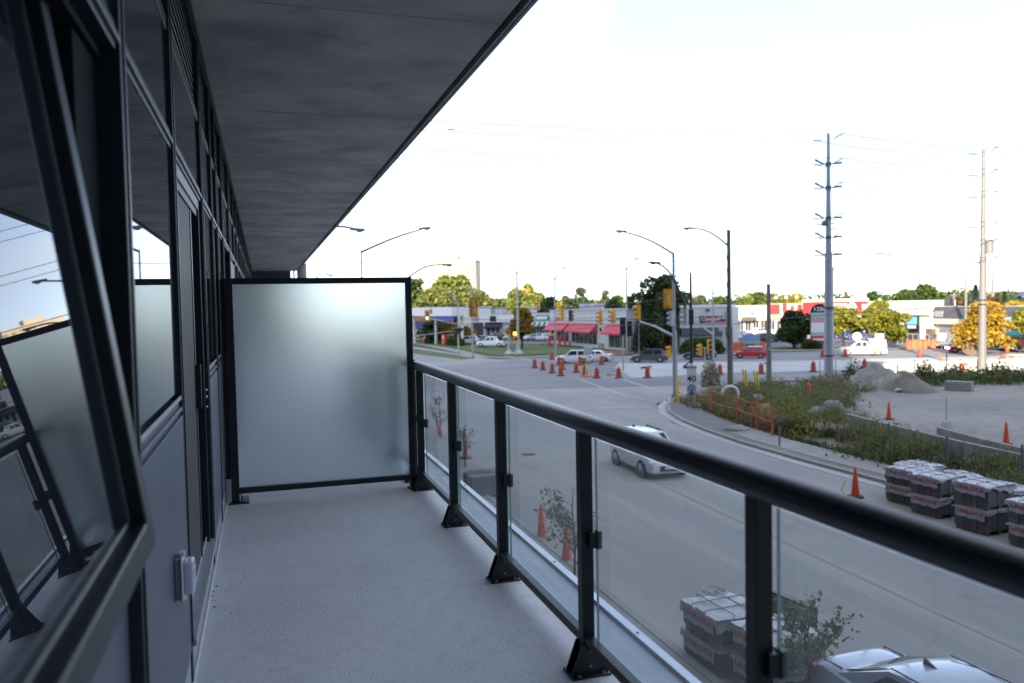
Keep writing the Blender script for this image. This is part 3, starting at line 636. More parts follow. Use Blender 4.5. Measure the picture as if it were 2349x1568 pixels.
T('broadleaf_tree', 'red brown low tree behind the grey mansard roof', 2183, 688, 198, 30, 'brown', n=800, leaf=.4, clear=.05)
T('broadleaf_tree', 'second red brown low tree left of the spruce', 2206, 689, 197, 26, 'brown', n=700, leaf=.4, clear=.05)
T('street_tree', 'dark leafy tree filling the gap right of the spruce', 1505, 720, 121, 50, 'dark', n=2200, leaf=.28, clear=.08)
T('spruce_tree', 'slim blue spruce left of the sunlit steel pole', 2238, 656, 190, 42, 'spruce', n=1800, leaf=.4, shape='spruce')
T('broadleaf_tree', 'brown tree right of the sunlit steel pole', 2272, 684, 195, 36, 'brown', n=800, leaf=.4, clear=.05)
T('spruce_tree', 'small spruce in front of the blue wall sign', 2304, 670, 190, 24, 'spruce', n=1000, leaf=.35, shape='spruce')
T('broadleaf_tree', 'golden tree top along the roof below the blue wall sign', 2326, 693, 188, 56, 'gold', n=1100, leaf=.4, clear=.1)
T('locust_tree', 'orange gold locust tree behind the sunlit steel pole', 2255, 694, 116, 128, 'gold', n=3600, leaf=.25, clear=.2, shape='wide', blobs=34, trunk=.4)
T('locust_tree', 'green gold tree at the right edge before the teal awning', 2352, 708, 120, 36, 'olive', n=900, leaf=.25, clear=.3)
T('locust_tree', 'mustard yellow locust on the grass beside the thin lamp pole', 1196, 708, 138, 82, 'mustard', n=3600, leaf=.25, clear=.3, shape='wide', blobs=24, trunk=.3)
T('locust_tree', 'mustard bush tree beside the fuel station', 1018, 733, 172, 76, 'mustard', n=2400, leaf=.3, clear=.1, shape='flat')
T('locust_tree', 'second mustard tree in front of the bright sign panel', 1068, 752, 160, 54, 'mustard', n=1400, leaf=.3, clear=.1, shape='flat')
T('broadleaf_tree', 'dark green shrub tree left of the mustard trees', 985, 741, 165, 36, 'dark', n=900, leaf=.3, clear=.05)

m = MB(); rt_ = random.Random(21)
for k in range(170):
    u = 930+k*9.2; d = rt_.uniform(238, 268); a = AT(u+rt_.uniform(-6, 6), 700, d); h_ = rt_.uniform(6.5, 10.5) if u > 1250 or u < 1150 else rt_.uniform(7, 11)
    r_ = rt_.uniform(3, 5.5)
    for q in range(150):
        dd = Vector((rt_.gauss(0, 1), rt_.gauss(0, 1), rt_.gauss(0, 1))).normalized()*rt_.uniform(.4, 1)**.5
        leafquad(m, Vector((a.x+dd.x*r_, a.y+dd.y*r_, h_-3.2+dd.z*3.2)), .55, rt_)
o = m.build('far_treeline', LM['green'], None, fixn=False, kind='stuff'); tag(o, 'low band of mixed far trees behind all the shops', 'treeline')
def hedge(label, a, b, w, h, kind='green', n=2500, name='hedge', leaf=.16, cat='hedge', group=None):
    a, b = Vector(a), Vector(b); c = (a+b)/2; root = empty(name, (c.x, c.y, 0), math.atan2((b-a).y, (b-a).x), label, cat, group)
    L = (b-a).length/2; rr = random.Random(int(L*100)); m = MB()
    for k in range(n):
        x = rr.uniform(-1, 1); y = rr.uniform(-1, 1); e = max(.15, 1-abs(x)**4)**.5
        z = h*e*(1-.25*abs(y)**2)*rr.uniform(.0, 1)**.35
        if abs(y) < .8 and z < h*.7: y = math.copysign(rr.uniform(.8, 1), y)
        leafquad(m, Vector((x*L, y*w/2*e, z)), leaf, rr)
    m.build('foliage', LM[kind], root, fixn=False)
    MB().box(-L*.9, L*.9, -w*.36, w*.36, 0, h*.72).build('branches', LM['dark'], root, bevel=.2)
    return root
hedge('long rounded green hedge below the restaurant windows', G(1560, 812), G(1663, 812), 3.4, 2.3, n=5000)
hedge('left clipped hedge block beside the parked white cars', G(1000, 784), G(1027, 786), 2.4, 1.9, n=1400, leaf=.22)
hedge('right clipped hedge block below the thin mast', G(1030, 792), G(1060, 794), 2.2, 1.6, n=1400, leaf=.2)
hedge('low green shrub at the foot of the round topped sign', G(1838, 800), G(1885, 800), 2.5, 1.4, n=1200)

# ------------------------------------------------------------------ buildings
def yaw_of(a, b): return math.atan2((b-a).y, (b-a).x)
class Bld:                      # local frame: x along the front (left to right as seen), -y towards the viewer
    def __init__(s, name, label, a, b, cat='shop building', group=None):
        s.a, s.b = Vector((a.x, a.y, 0)), Vector((b.x, b.y, 0)); s.L = (s.b-s.a).length
        s.r = empty(name, s.a, yaw_of(s.a, s.b), label, cat, group)
    def box(s, n_, mt, x0, x1, y0, y1, z0, z1, bev=0, par=None): return unit(n_, mt, par or s.r, x0, x1, y0, y1, z0, z1, bev)
    def win(s, x0, x1, z0, z1, mt=None, n=1, mull_=.08):
        w = (x1-x0)/n
        for i in range(n):
            f = s.box('window', white_trim, x0+i*w, x0+(i+1)*w, -.04, .0, z0, z1)
            s.box('pane', mt or store_glass, x0+i*w+mull_, x0+(i+1)*w-mull_, -.06, -.041, z0+mull_, z1-mull_, 0, f)
    def awn(s, x0, x1, z0, z1, d, mt, stripes=None):
        if stripes:
            n = max(4, int((x1-x0)/.6)); w = (x1-x0)/n
            for i in range(n): MB().slab([(x0+i*w, -d, z0), (x0+(i+1)*w, -d, z0), (x0+(i+1)*w, 0, z1), (x0+i*w, 0, z1)], .03).build('awning_stripe', mt if i % 2 else stripes, s.r)
            return
        m_ = MB().slab([(x0, -d, z0), (x1, -d, z0), (x1, 0, z1), (x0, 0, z1)], .04)
        o = m_.build('awning', mt, s.r)
        for x in (x0, x1): MB().slab([(x, 0, z0), (x, -d, z0), (x, 0, z1)], .03).build('awning_end', mt, s.r)
        MB().box(x0, x1, -d-.02, -d, z0-.22, z0).build('valance', mt, s.r)
white_trim = mat('window_trim', (.5, .5, .5), .5, var=.05)
pink = mat('awning_red', (.60, .055, .085), .55, var=.06, scale=.6)
redp = mat('fascia_red', (.65, .05, .045), .5, var=.05, scale=.3)
redp2 = mat('letter_red', (.55, .03, .03), .5)
teal = mat('awning_teal', (.02, .32, .27), .5, var=.08)
greenp = mat('awning_green', (.03, .22, .12), .5, var=.05)
navy = mat('awning_navy', (.02, .03, .10), .5, var=.1)
bluep = mat('fascia_blue', (.05, .09, .50), .5, var=.05)
whitep = mat('paint_white', (.72, .73, .74), .5, var=.05)
mansard = mat('roof_grey_tiles', (.10, .10, .105), .8, var=.2, scale=1, bump=.3, stretch=(1, 1, 8))
brick = mat('brick_orange', (.33, .16, .08), .85, var=.2, scale=4, bump=.2)
tower_m = mat('tower_concrete', (.60, .53, .42), .8, var=.06, scale=.1)
hvac = mat('rooftop_unit', (.42, .43, .46), .6, var=.08)

# white corner shop with the red awnings (its long front faces the side street)
c2, c1 = G(1262, 788), G(1442, 806)
b = Bld('corner_shop', 'white single storey corner shop with pink red awnings', c2, c1)
L = b.L; H0 = 6.4
b.box('wall', white_wall, 0, L, 0, 9.5, 0, H0); b.box('parapet_cap', hvac, -.1, L+.1, -.12, 9.6, H0, H0+.16)
b.box('parapet_band', whitep, -.05, L+.05, -.08, 0, H0-1.1, H0-.95)
for f0, f1 in ((.0, .29), (.31, .66)):
    b.awn(L*f0+.3, L*f1, 2.7, 4.1, 1.5, pink)
    b.win(L*f0+.5, L*f1-.2, .5, 2.75, n=5 if f1 < .3 else 6)
b.awn(L*.78, L*.99, 2.7, 4.1, 1.4, pink); b.win(L*.79, L*.985, .3, 2.75, n=3)
b.box('column', conc_b, L*.68, L*.73, -.25, 0, 0, .9); b.box('column', conc_b, L*.29, L*.31, -.25, 0, 0, .9)
b.box('red_sign_band', redp, L*.10, L*.16, -.1, -.02, 4.5, 5.1)
for x in (.70, .755): b.box('wall_lamp', black, L*x, L*x+.25, -.3, 0, 2.9, 3.4)
for x in (3, 8): b.box('rooftop_unit', hvac, x, x+2, 5, 7, H0+.16, H0+1.2)
# brown shop wing behind the spruce
fd = (c1-c2).normalized(); nd = Vector((-fd.y, fd.x, 0)); a_ = c1+fd*.35+nd*.9; b_ = c1+fd*.35+nd*9.3
b = Bld('shop_side_front', 'brown side front of the white corner shop behind the spruce', a_, b_)
b.box('wall', mat('wall_taupe', (.19, .17, .15), .8, var=.1), .2, b.L, .1, .3, 0, 4.6)
b.awn(.6, 4.5, 2.6, 3.7, 1.3, pink); b.win(.8, 4.6, .2, 2.5, n=3); b.win(5.5, 7.5, .2, 2.4, dark_store, n=1)
b.awn(7.4, 8.8, 2.5, 3.6, 1.3, pink)
b.box('yellow_sign', yellow_g, 5.8, 7.4, .0, .1, 4.0, 4.3)
# strip of shops behind the parking
a_, b_ = AT(1075, 770, 196), AT(1275, 770, 186)
b = Bld('strip_shops', 'long grey white strip of shops behind the parked cars', a_, b_)
L = b.L
b.box('wall', white_wall, 0, L, 0, 14, 0, 5.6); b.box('fascia', whitep, -.1, L+.1, -.5, 0, 3.6, 5.5); b.box('roof_edge', hvac, -.2, L+.2, -.6, .2, 5.5, 5.75)
b.box('dark_front', dark_store, L*.05, L*.18, -.1, 0, .1, 3.5); b.box('pink_sign', mat('pink_sign', (.5, .25, .27), .6), L*.08, L*.14, -.62, -.5, 3.9, 5)
b.box('sign_board', black, L*.27, L*.34, -.62, -.5, 3.8, 5.1)
b.awn(L*.21, L*.40, 2.4, 3.6, 1.3, black)
for k in range(3): b.win(L*(.22+.055*k), L*(.26+.055*k), .4, 2.3, n=1)
b.box('green_sign', greenp, L*.79, L*.98, -.62, -.5, 3.9, 5.2); b.box('white_sign_text', whitep, L*.80, L*.92, -.66, -.62, 4.2, 4.9)
b.awn(L*.74, L*.99, 2.7, 3.7, 1.4, greenp, whitep); b.win(L*.76, L*.98, .3, 2.5, n=7)
for x in (.12, .2, .55): b.box('rooftop_unit', hvac, L*x, L*x+3.2, 3, 6, 5.75, 7.2)
b.box('pillar', whitep, L*.19, L*.205, -.5, 0, 0, 3.6)
# bright sunlit sign panel left of it
a_ = AT(1050, 775, 182); b_ = AT(1083, 775, 181)
b = Bld('roadside_board', 'plain cream sign panel left of the strip shops', a_, b_, 'sign panel')
b.box('panel', bright_wall, 0, b.L, 0, .5, 3.1, 6.4); b.box('post', alul, .2, .5, .1, .4, 0, 3.1); b.box('post', alul, b.L-.5, b.L-.2, .1, .4, 0, 3.1)
# fuel canopy and the shop behind it
a_, b_ = AT(905, 770, 170), AT(1037, 770, 150)
b = Bld('fuel_canopy', 'white flat fuel station canopy beside the willows', a_, b_, 'canopy')
zt = HZ(b_, 1035, 706); 
b.box('canopy_fascia', whitep, 0, b.L, 0, 9, zt-1.6, zt+.1)
MB().lathe([(.5, 0), (.5, .05)], n=16).build('round_logo', mat('logo_grey', (.16, .17, .2), .5), b.r)
o = LAST[0]; o.location = (b.L*.67, -.01, zt-.7); o.rotation_euler = (R(90), 0, 0)
b.box('blue_band', bluep, b.L*.70, b.L*1.0, .3, .6, zt-2.5, zt-1.6)
for x in (.12, .5, .93): b.box('canopy_post', whitep, b.L*x, b.L*x+.4, 3, 3.4, 0, zt-1.6)
for x in (.3, .62): 
    pm = b.box('fuel_pump', orange_m, b.L*x, b.L*x+1, 3, 3.8, 0, 2.0); b.box('pump_screen', whitep, b.L*x+.2, b.L*x+.8, 2.95, 3, 1.2, 1.7, 0, pm)
a_, b_ = AT(900, 770, 185), AT(992, 770, 178)
b = Bld('fuel_shop', 'brick fuel station shop with a navy awning of white marks', a_, b_)
b.box('wall', brick, 0, b.L, 0, 8, 0, 6.2); b.awn(0, b.L, 2.4, 4.4, 1.2, navy); b.win(.5, b.L-.5, .4, 1.9, n=6)
for k, ch in enumerate('MARKET'): text('sign_letter', ch, .95, whitep, b.r, (b.L*(.42+.095*k), -1.24, 2.25), (R(90), 0, 0))
# restaurant
a_, b_ = G(1560, 806), G(1686, 802)
b = Bld('restaurant', 'white restaurant with a slate blue band and a red sign', a_, b_)
L = b.L; zt = HZ(b.a, 1562, 702)
b.box('wall', white_wall, 0, L, 0, 14, 0, zt); b.box('parapet_cap', whitep, -.1, L+.1, -.15, 14, zt-.35, zt+.05)
b.box('slate_band', mat('slate_blue', (.085, .10, .135), .7, var=.08), -.05, L+.02, -.7, -.02, 2.4, 3.5); b.box('side_pier', whitep, L-.8, L+.25, -.8, 0, 0, zt-.3)
for k in range(11): b.box('wall_board', mat('board_blue_grey', (.44, .50, .53), .6, var=.04), L*k/11+.06, L*(k+1)/11-.06, -.1, -.02, .3, 2.4)
s_ = b.box('sign_board', mat('sign_dark_red', (.24, .03, .03), .5), L*.40, L*.83, -.22, -.02, 4.35, 5.25)
b.box('sign_square', black, L*.36, L*.42, -.26, -.02, 4.3, 5.3)
text('sign_text', 'Canyon', .72, whitep, b.r, (L*.545, -.25, 4.78), (R(90), 0, 0), 1.3); text('sign_text', 'C', .7, whitep, b.r, (L*.39, -.28, 4.8), (R(90), 0, 0))
text('sign_text', 'Grill', .5, whitep, b.r, (L*.74, -.25, 4.95), (R(90), 0, 0), 1.3)
b.box('rooftop_unit', hvac, L*.1, L*.16, 4, 6, zt, zt+1); b.box('small_lamp', black, L*.47, L*.52, -.5, -.1, zt-.9, zt-.6)

# sunlit plaza further right: cream shops with red boards
a_, b_ = AT(1686, 765, 205), AT(1862, 765, 196)
b = Bld('cream_plaza', 'sunlit cream plaza with red sign boards behind the dark round tree', a_, b_)
L = b.L; zt = 9
b.box('wall', bright_wall, 0, L, 0, 14, 0, 6.5); b.box('tower_front', bright_wall, L*.47, L, -.6, 0, 3.4, HZ(b.a, 1800, 697)); b.box('parapet', bright_wall, L*.06, L*.3, -.3, 0, 3.4, HZ(b.a, 1690, 702)-.6)
for f0, f1, za, zb in ((.50, .62, 4.3, 6.7), (.66, .71, 4.8, 6.9), (.76, .80, 4.5, 6.3), (.845, .90, 4.2, 6.6)): b.box('red_sign', redp, L*f0, L*f1, -.9, -.62, za, zb)
b.box('white_sign', whitep, L*.05, L*.28, -.5, -.32, 4.2, 5.2); b.box('teal_sign', teal, L*.23, L*.28, -.6, -.34, 4.3, 4.9)
for k in range(9): b.win(L*(.04+.105*k), L*(.12+.105*k), .3, 2.9, dark_store, n=2)
b.awn(L*.12, L*.30, 2.9, 3.9, 1.4, mat('awning_brown', (.12, .09, .07), .6))
for k in range(3): b.box('roof_lamp', whitep, L*(.55+.13*k), L*(.55+.13*k)+.5, -.5, 0, 8.0, 8.6)
# big red fascia supermarket
a_, b_ = AT(1846, 765, 190), AT(2034, 765, 175)
b = Bld('red_fascia_store', 'long store with a red fascia and white lettering panel', a_, b_)
L = b.L; zt = HZ(b.b, 2000, 684)
b.box('wall', bright_wall, 0, L, 0, 20, 0, zt-.7); b.box('fascia', redp, 0, L*.80, -.6, 0, zt-3.2, zt-.65); b.box('white_cap', bright_wall, 0, L*.80, -.8, 0, zt-.65, zt)
b.box('letter_panel', whitep, L*.30, L*.575, -.75, -.62, zt-3.0, zt-1.0); text('sign_text', 'SHOPPERS', 1.15, redp2, b.r, (L*.44, -.77, zt-1.7), (R(90), 0, 0), 1.2)
text('sign_text', 'FRESH FOODS', .55, redp2, b.r, (L*.44, -.77, zt-2.55), (R(90), 0, 0), 1.3)
MB().lathe([(1.15, 0), (1.15, .12)], n=22).build('oval_sign', whitep, b.r); o = LAST[0]; o.location = (L*.635, -.62, zt-1.95); o.rotation_euler = (R(90), 0, 0)
b.box('box_sign', bright_wall, L*.77, L*.90, -1.2, -.9, zt-3.1, zt-1.2); b.box('box_sign_side', whitep, L*.86, L*.94, -1.15, -.88, zt-2.4, zt-1.1)
b.box('lower_fascia', mat('fascia_orange', (.6, .3, .15), .6), 0, L*.5, -.7, 0, zt-4.4, zt-3.4)
for k in range(8): b.win(L*(.04+.12*k), L*(.13+.12*k), .3, 3.2, dark_store, n=2)
# arched shop, mansard strip
a_, b_ = AT(2046, 775, 146), AT(2134, 775, 140)
b = Bld('arched_shop', 'sunlit white shop with an arched top and a blue screen sign', a_, b_)
L = b.L; zt = HZ(b.b, 2120, 715)
b.box('wall', bright_wall, 0, L, 0, 14, 2.6, zt-.2); b.box('cornice', bright_wall, -.2, L+.2, -.4, 0, zt-.6, zt)
arc = [(L*.05+L*.78*k/12, -.3, zt-.3+2.0*math.sin(math.pi*k/12)**.8) for k in range(13)]
MB().slab(arc, .4).build('arched_parapet', bright_wall, b.r)
b.box('brown_front', mat('front_brown', (.13, .10, .09), .6, var=.1), 0, L, .05, 13, 1.5, 2.6); b.win(.2, L-.2, 0, 1.7, n=7)
s_ = b.box('screen_frame', black, L*.47, L*.78, -.75, -.4, zt-2.9, zt-.75); b.box('screen', emis('screen_blue', (.10, .38, .9), .6), L*.49, L*.76, -.78, -.755, zt-2.0, zt-.9, 0, s_); b.box('screen_text', whitep, L*.52, L*.74, -.78, -.755, zt-2.7, zt-2.2, 0, s_)
b.box('white_pier', bright_wall, L*.80, L*.88, -.5, 0, 0, 2.6)
a_, b_ = AT(2133, 775, 141), AT(2440, 775, 118)
b = Bld('mansard_shops', 'row of shops under a grey mansard roof at the right', a_, b_)
L = b.L; zt = HZ(b.a, 2135, 705); ze = zt-1.7
b.box('wall', mat('wall_grey_stucco', (.36, .37, .40), .8, var=.08, scale=.4), 0, L, .6, 14, 0, ze)
MB().slab([(0, 0, ze), (L, 0, ze), (L, .9, zt), (0, .9, zt)], .1).build('mansard_roof', mansard, b.r)
b.box('roof_ridge', whitep, 0, L, .85, 1.2, zt, zt+.14); b.box('eaves_band', bright_wall, 0, L, -.1, .6, ze-.9, ze-.05); b.box('white_wall', bright_wall, .3, L*.27, .5, .6, ze-2.6, ze-.9)
b.box('grey_wall', mat('wall_grey_stucco', (.3, .3, .3)), L*.08, L*.33, .3, .6, 0, ze-1.4); b.box('roof_board', hvac, L*.05, L*.12, -.05, .05, ze+.15, ze+1.1)
b.awn(L*.62, L*.82, 2.3, 3.5, 1.4, teal); b.box('teal_sign', mat('sign_pale_teal', (.45, .6, .55), .5), L*.62, L*.78, -.2, .5, 3.6, 4.6); b.win(L*.45, L*.95, .2, 2.2, n=10)
MB().lathe([(1.1, 0), (1.1, .4)], n=20).build('round_sign', mat('sign_brown', (.12, .10, .10), .5), b.r); o = LAST[0]; o.location = (L*.075, 2, zt+.55); o.rotation_euler = (R(90), 0, 0)
# far long buildings on the right
a_, b_ = AT(2118, 700, 330), AT(2290, 700, 310)
b = Bld('long_warehouse', 'far long white building with a dusty pink roof band', a_, b_, 'building')
zt = HZ(b.a, 2125, 673); b.box('wall', bright_wall, 0, b.L, 0, 30, 0, zt-2); b.box('roof_band', mat('roof_pink', (.42, .25, .2), .8), -.3, b.L+.3, -.5, 30, zt-2, zt)
a_, b_ = AT(2281, 700, 290), AT(2420, 700, 280)
b = Bld('blue_wall_store', 'far blue store wall with multicoloured letters', a_, b_, 'building')
zt = HZ(b.a, 2285, 672); b.box('wall', bluep, 0, b.L*.43, 0, 20, 0, zt); b.box('wall_end', mat('fascia_light_blue', (.25, .38, .62), .6), b.L*.43, b.L, 0, 20, 0, zt-1.3)
for k, (ch, cc) in enumerate(zip('TOYSRUS', [(.7, .05, .04), (.75, .45, .03), (.1, .5, .1), (.7, .1, .3), (.8, .75, .1), (.1, .5, .15), (.7, .08, .05)])):
    text('sign_letter', ch, 2.0, mat('letter_%d' % k, cc, .5, var=0), b.r, (b.L*(.15+.035*k), -.15, zt-1.6), (R(90), 0, 0), 1, .05)
# pale apartment tower, far behind the willows
a_, b_ = AT(980, 720, 700), AT(1093, 720, 690)
b = Bld('apartment_tower', 'pale sunlit apartment tower rising over the willows', a_, b_, 'apartment tower')
L = b.L; zt = HZ(b.a, 1020, 598); fl = 18; dark_w = mat('tower_window', (.16, .15, .15), .3, var=.2, scale=.3); balc = mat('tower_balcony', (.40, .28, .18), .7)
b.box('wall', tower_m, 0, L, 0, 22, 0, zt); b.box('penthouse', tower_m, L*.30, L*.62, 3, 16, zt, zt+4); b.box('side_wing', tower_m, L*.12, L*.28, -2.5, 0, 0, zt-4)
for k in range(fl):
    z = 3+k*(zt-5)/fl
    for x in (.80, .93): b.box('balcony', balc, L*x, L*(x+.055), -1.6, 0, z, z+1.1)
    for x in (.35, .48, .60, .70): b.box('window', dark_w, L*x, L*(x+.03), -.1, 0, z+.8, z+2.0)
# faraway tower crane jib over the ceiling edge
cr_p = AT(640, 300, 256); zc = HZ(cr_p, 800, 290)
cr = empty('tower_crane', (cr_p.x, cr_p.y, 0), 0, 'tip of a distant tower crane jib beside the ceiling edge', 'crane')
e_ = AT(1045, 291, 256); dx, dy = e_.x-cr_p.x, e_.y-cr_p.y; hz_ = e_.z
pale = mat('crane_pale', (.3, .31, .33), .6)
MB().box(-.8, .8, -.8, .8, 0, hz_+8).build('mast', pale, cr)
m = MB(); NN = 26
for k in range(NN):
    t0, t1 = k/NN, (k+1)/NN; A = lambda t, z: (dx*t, dy*t, hz_+z)
    m.bar(A(t0, 0), A(t1, 0), .24, .24); m.bar(A(t0, 3.2*(1-t0*.6)), A(t1, 3.2*(1-t1*.6)), .2, .2); m.bar(A(t0, 0), A((t0+t1)/2, 3.0*(1-t0*.6)), .12, .12); m.bar(A((t0+t1)/2, 3.0*(1-t0*.6)), A(t1, 0), .12, .12)
m.build('jib', pale, cr); MB().box(dx*.975-1.2, dx*.975+1.2, dy*.975-1, dy*.975+1, hz_-1, hz_+.2).build('end_block', hvac, cr)
# round topped pylon sign
p0 = G(1880, 800); tp = HZ(p0, 1880, 697)
r = empty('pylon_sign', p0, R(-35), 'round topped pylon sign half hidden by the steel pole', 'sign')
hw = 1.35
def S_(n_, mt, z0, z1, y0=-.34, y1=.34, w=hw): return unit(n_, mt, r, -w, w, y0, y1, z0, z1)
S_('body', mat('pylon_grey', (.16, .17, .19), .6), .6, tp-hw); S_('base', conc_b, 0, .6)
MB().slab([(hw*math.cos(math.pi*k/14), -.34, tp-hw+hw*math.sin(math.pi*k/14)) for k in range(15)], -.68).build('arched_top', black, r)
text('sign_number', '1250', .85, whitep, r, (0, -.37, tp-hw+.5), (R(90), 0, 0), 1.1)
zs = [(tp-hw-.9, tp-hw, mat('panel_mint', (.33, .5, .45), .5)), (tp-hw-1.5, tp-hw-.9, mat('panel_pink', (.6, .28, .32), .5)), (tp-hw-3.1, tp-hw-1.5, whitep), (tp-hw-3.6, tp-hw-3.1, hvac), (1.0, tp-hw-3.6, redp)]
for k, (z0, z1, mt) in enumerate(zs): S_('sign_panel', mt, z0+.03, z1-.03, -.38, -.34, hw*.9)
unit('white_strip', whitep, r, -hw*.7, hw*.7, -.4, -.38, 1.25, 1.55)
# ------------------------------------------------------------------ poles, lamps, signals, wires
def lamp_head(m, tip, d, s=1):
    tip = Vector(tip); d = Vector(d).normalized()
    m.bar(tip-d*.35*s, tip+d*.35*s, .26*s, .12*s); m.blob(tuple(tip+d*.1*s+Vector((0, 0, -.07*s))), .16*s, .16*s, .07*s, 8, 4)
def pole_base(p): return (p.x, p.y, 0)
def cobra(name, label, p, ztop, r, pm, arms, cat='street lamp', group=None, base=True, headm=None, rt=None):
    """p ground spot; arms: list of end pixels (u, v) at the pole's own distance, arm root height below the top"""
    root = empty(name, pole_base(p), 0, label, cat, group); D = math.hypot(p.x, p.y)
    MB().cyl((0, 0, 0), (0, 0, ztop), r, rt or r*.6, 12).build('pole', pm, root, smooth='angle')
    if base: MB().cyl((0, 0, 0), (0, 0, .35), r*1.7, r*1.5, 12).build('pole_base', conc_b, root)
    for (u, v, zr, bow) in arms:
        e = AT(u, v, D)-Vector((p.x, p.y, 0)); a = Vector((0, 0, zr)); q = []
        for k in range(9):
            t = k/8; q.append(tuple(a.lerp(e, t)+Vector((0, 0, bow*math.sin(math.pi*t)))))
        MB().tube(q, [.085-.03*k/8 for k in range(9)], 6).build('arm', headm or alu, root, smooth=True)
        d = Vector(q[-1])-Vector(q[-2]); d.z *= .3; h = MB(); lamp_head(h, q[-1], d, 1.15); h.build('lamp_head', headm or alu, root)
    return root
steel_blue = mat('steel_blue_grey', (.33, .37, .42), .5, .3, var=.08)
# right corner steel signal pole (big) with lamp arm and mast arm
pR = G(1548, 915); zR = HZ(pR, 1542, 580)
rp = cobra('signal_pole', 'tall grey steel pole at the kerb corner with a long lamp arm', pR, zR, .17, steel_blue, [(1425, 531, zR-.1, .25)], 'signal pole')
MB().cyl((.25, .2, 0), (.25, .2, HZ(pR, 1545, 760)), .09, n=8).build('conduit_pipe', alu, rp)
mr_ = AT(1546, 772, math.hypot(pR.x, pR.y)); e_ = AT(1468, 738, math.hypot(pR.x, pR.y)+14)
MB().tube([(0, 0, mr_.z), tuple((Vector((e_.x-pR.x, e_.y-pR.y, e_.z))+Vector((0, 0, mr_.z)))/2+Vector((0, 0, .15))), (e_.x-pR.x, e_.y-pR.y, e_.z)], [.11, .09, .06], 8).build('mast_arm', alul, rp, smooth=True)
# dark pole with curved lamp arm and the speed sign
pD = G(1587, 938); zD = HZ(pD, 1590, 625)
dp = cobra('lamp_pole', 'slim black pole behind the speed sign with a bowed lamp arm', pD, zD, .13, pole_dark, [(1502, 603, zD*.62, 1.1)], headm=pole_dark, base=False)
MB().cyl((0, 0, 0), (0, 0, .95), .24, .22, 12).build('pole_collar', conc_b, dp)
MB().cyl((0, 0, 1.0), (0, 0, 1.9), .21, .18, 12).build('rubber_sleeve', mat('sleeve_grey', (.09, .1, .11), .6), dp)
MB().cyl((0, 0, 2.3), (0, 0, 2.55), .15, .15, 12).build('white_band', whitep, dp); MB().cyl((0, 0, 3.0), (0, 0, 3.15), .14, .14, 12).build('white_band', whitep, dp)
D_ = math.hypot(pD.x, pD.y); az = math.atan2(pD.x, pD.y)
sg = empty('speed_sign', (pD.x-.17*math.sin(az), pD.y-.17*math.cos(az), 0), -az+R(3), 'white maximum 40 speed sign with a blue tab below on the slim black pole', 'road sign')
z0, z1, z2, z3 = HZ(pD, 1587, 882), HZ(pD, 1587, 838), HZ(pD, 1587, 902), HZ(pD, 1587, 884)
unit('sign_plate', refl_w, sg, -.32, .32, -.02, 0, z0, z1); text('sign_number', '40', .62, black, sg, (0, -.024, z0+.38), (R(90), 0, 0), 1); text('sign_text', 'MAXIMUM', .15, black, sg, (0, -.024, z1-.16), (R(90), 0, 0), 1)
unit('lower_plate', refl_w, sg, -.32, .32, -.02, 0, z2, z3-.02)
for s in (-1, 1): unit('blue_symbol', mat('sign_blue', (.12, .32, .8), .5), sg, s*.18-.11, s*.18+.11, -.026, -.02, z2+.16, z3-.10, 0)
unit('black_bar', black, sg, -.28, .28, -.026, -.02, z3-.08, z3-.04, 0); unit('arrow_bar', black, sg, -.26, .26, -.026, -.02, z2+.04, z2+.09, 0)
# wooden pole with lamp, hardware
pW = G(1674, 902); zW = HZ(pW, 1671, 528)
wp = cobra('wooden_pole', 'tall weathered wooden pole with a lamp arm to its left', pW, zW, .19, wood, [(1579, 524, HZ(pW, 1671, 566), .45)], 'utility pole', base=False, rt=.15)
MB().cyl((.22, -.1, 0), (.2, -.1, 5.2), .05, n=6).build('cable_riser', alu, wp)
for k in range(7): MB().blob((-.2, -.1, zW*(.35+.08*k)), .08, .1, .22, 6, 4, .2).build('cable_clamp', rubber, wp)
MB().box(-.45, -.2, -.15, .15, 5.9, 6.6).build('junction_box', alu, wp, bevel=.02)
MB().tube([(-.15, -.12, 3.8), (-.24, -.15, 6), (-.18, -.15, 8.2), (-.2, -.12, 9.6)], .03, 6).build('cable', rubber, wp)
g2 = G(1764, 880)
w2 = empty('short_pole', pole_base(g2), 0, 'short bare grey wooden pole without wires', 'utility pole'); MB().cyl((0, 0, 0), (0, 0, HZ(g2, 1762, 652)), .24, .17, 12).build('pole', woodg, w2, smooth='angle')
MB().cyl((0, -.18, 3.0), (0, -.26, 3.0), .14, n=10).build('tag_plate', alu, w2)
# thin grey pole with its mast arm right of the black pole
p_ = G(1637, 846)
tp_ = empty('thin_signal_pole', pole_base(p_), 0, 'thin pale pole with a slanted mast arm between black and wooden poles', 'signal pole'); zt = HZ(p_, 1636, 661)
MB().cyl((0, 0, 0), (0, 0, zt), .14, .08, 10).build('pole', steel_blue, tp_, smooth='angle')
e_ = AT(1590, 735, math.hypot(p_.x, p_.y)-4); MB().tube([(0, 0, HZ(p_, 1637, 768)), (e_.x-p_.x, e_.y-p_.y, e_.z)], [.11, .07], 8).build('mast_arm', alul, tp_)
p_ = G(1661, 812); tp2 = empty('sign_post', pole_base(p_), 0, 'pale square post before the hedge and restaurant', 'post'); unit('post', alul, tp2, -.13, .13, -.13, .13, 0, HZ(p_, 1661, 747)); unit('sensor_box', alu, tp2, -.8, -.2, -.12, .12, HZ(p_, 1661, 760), HZ(p_, 1661, 750))
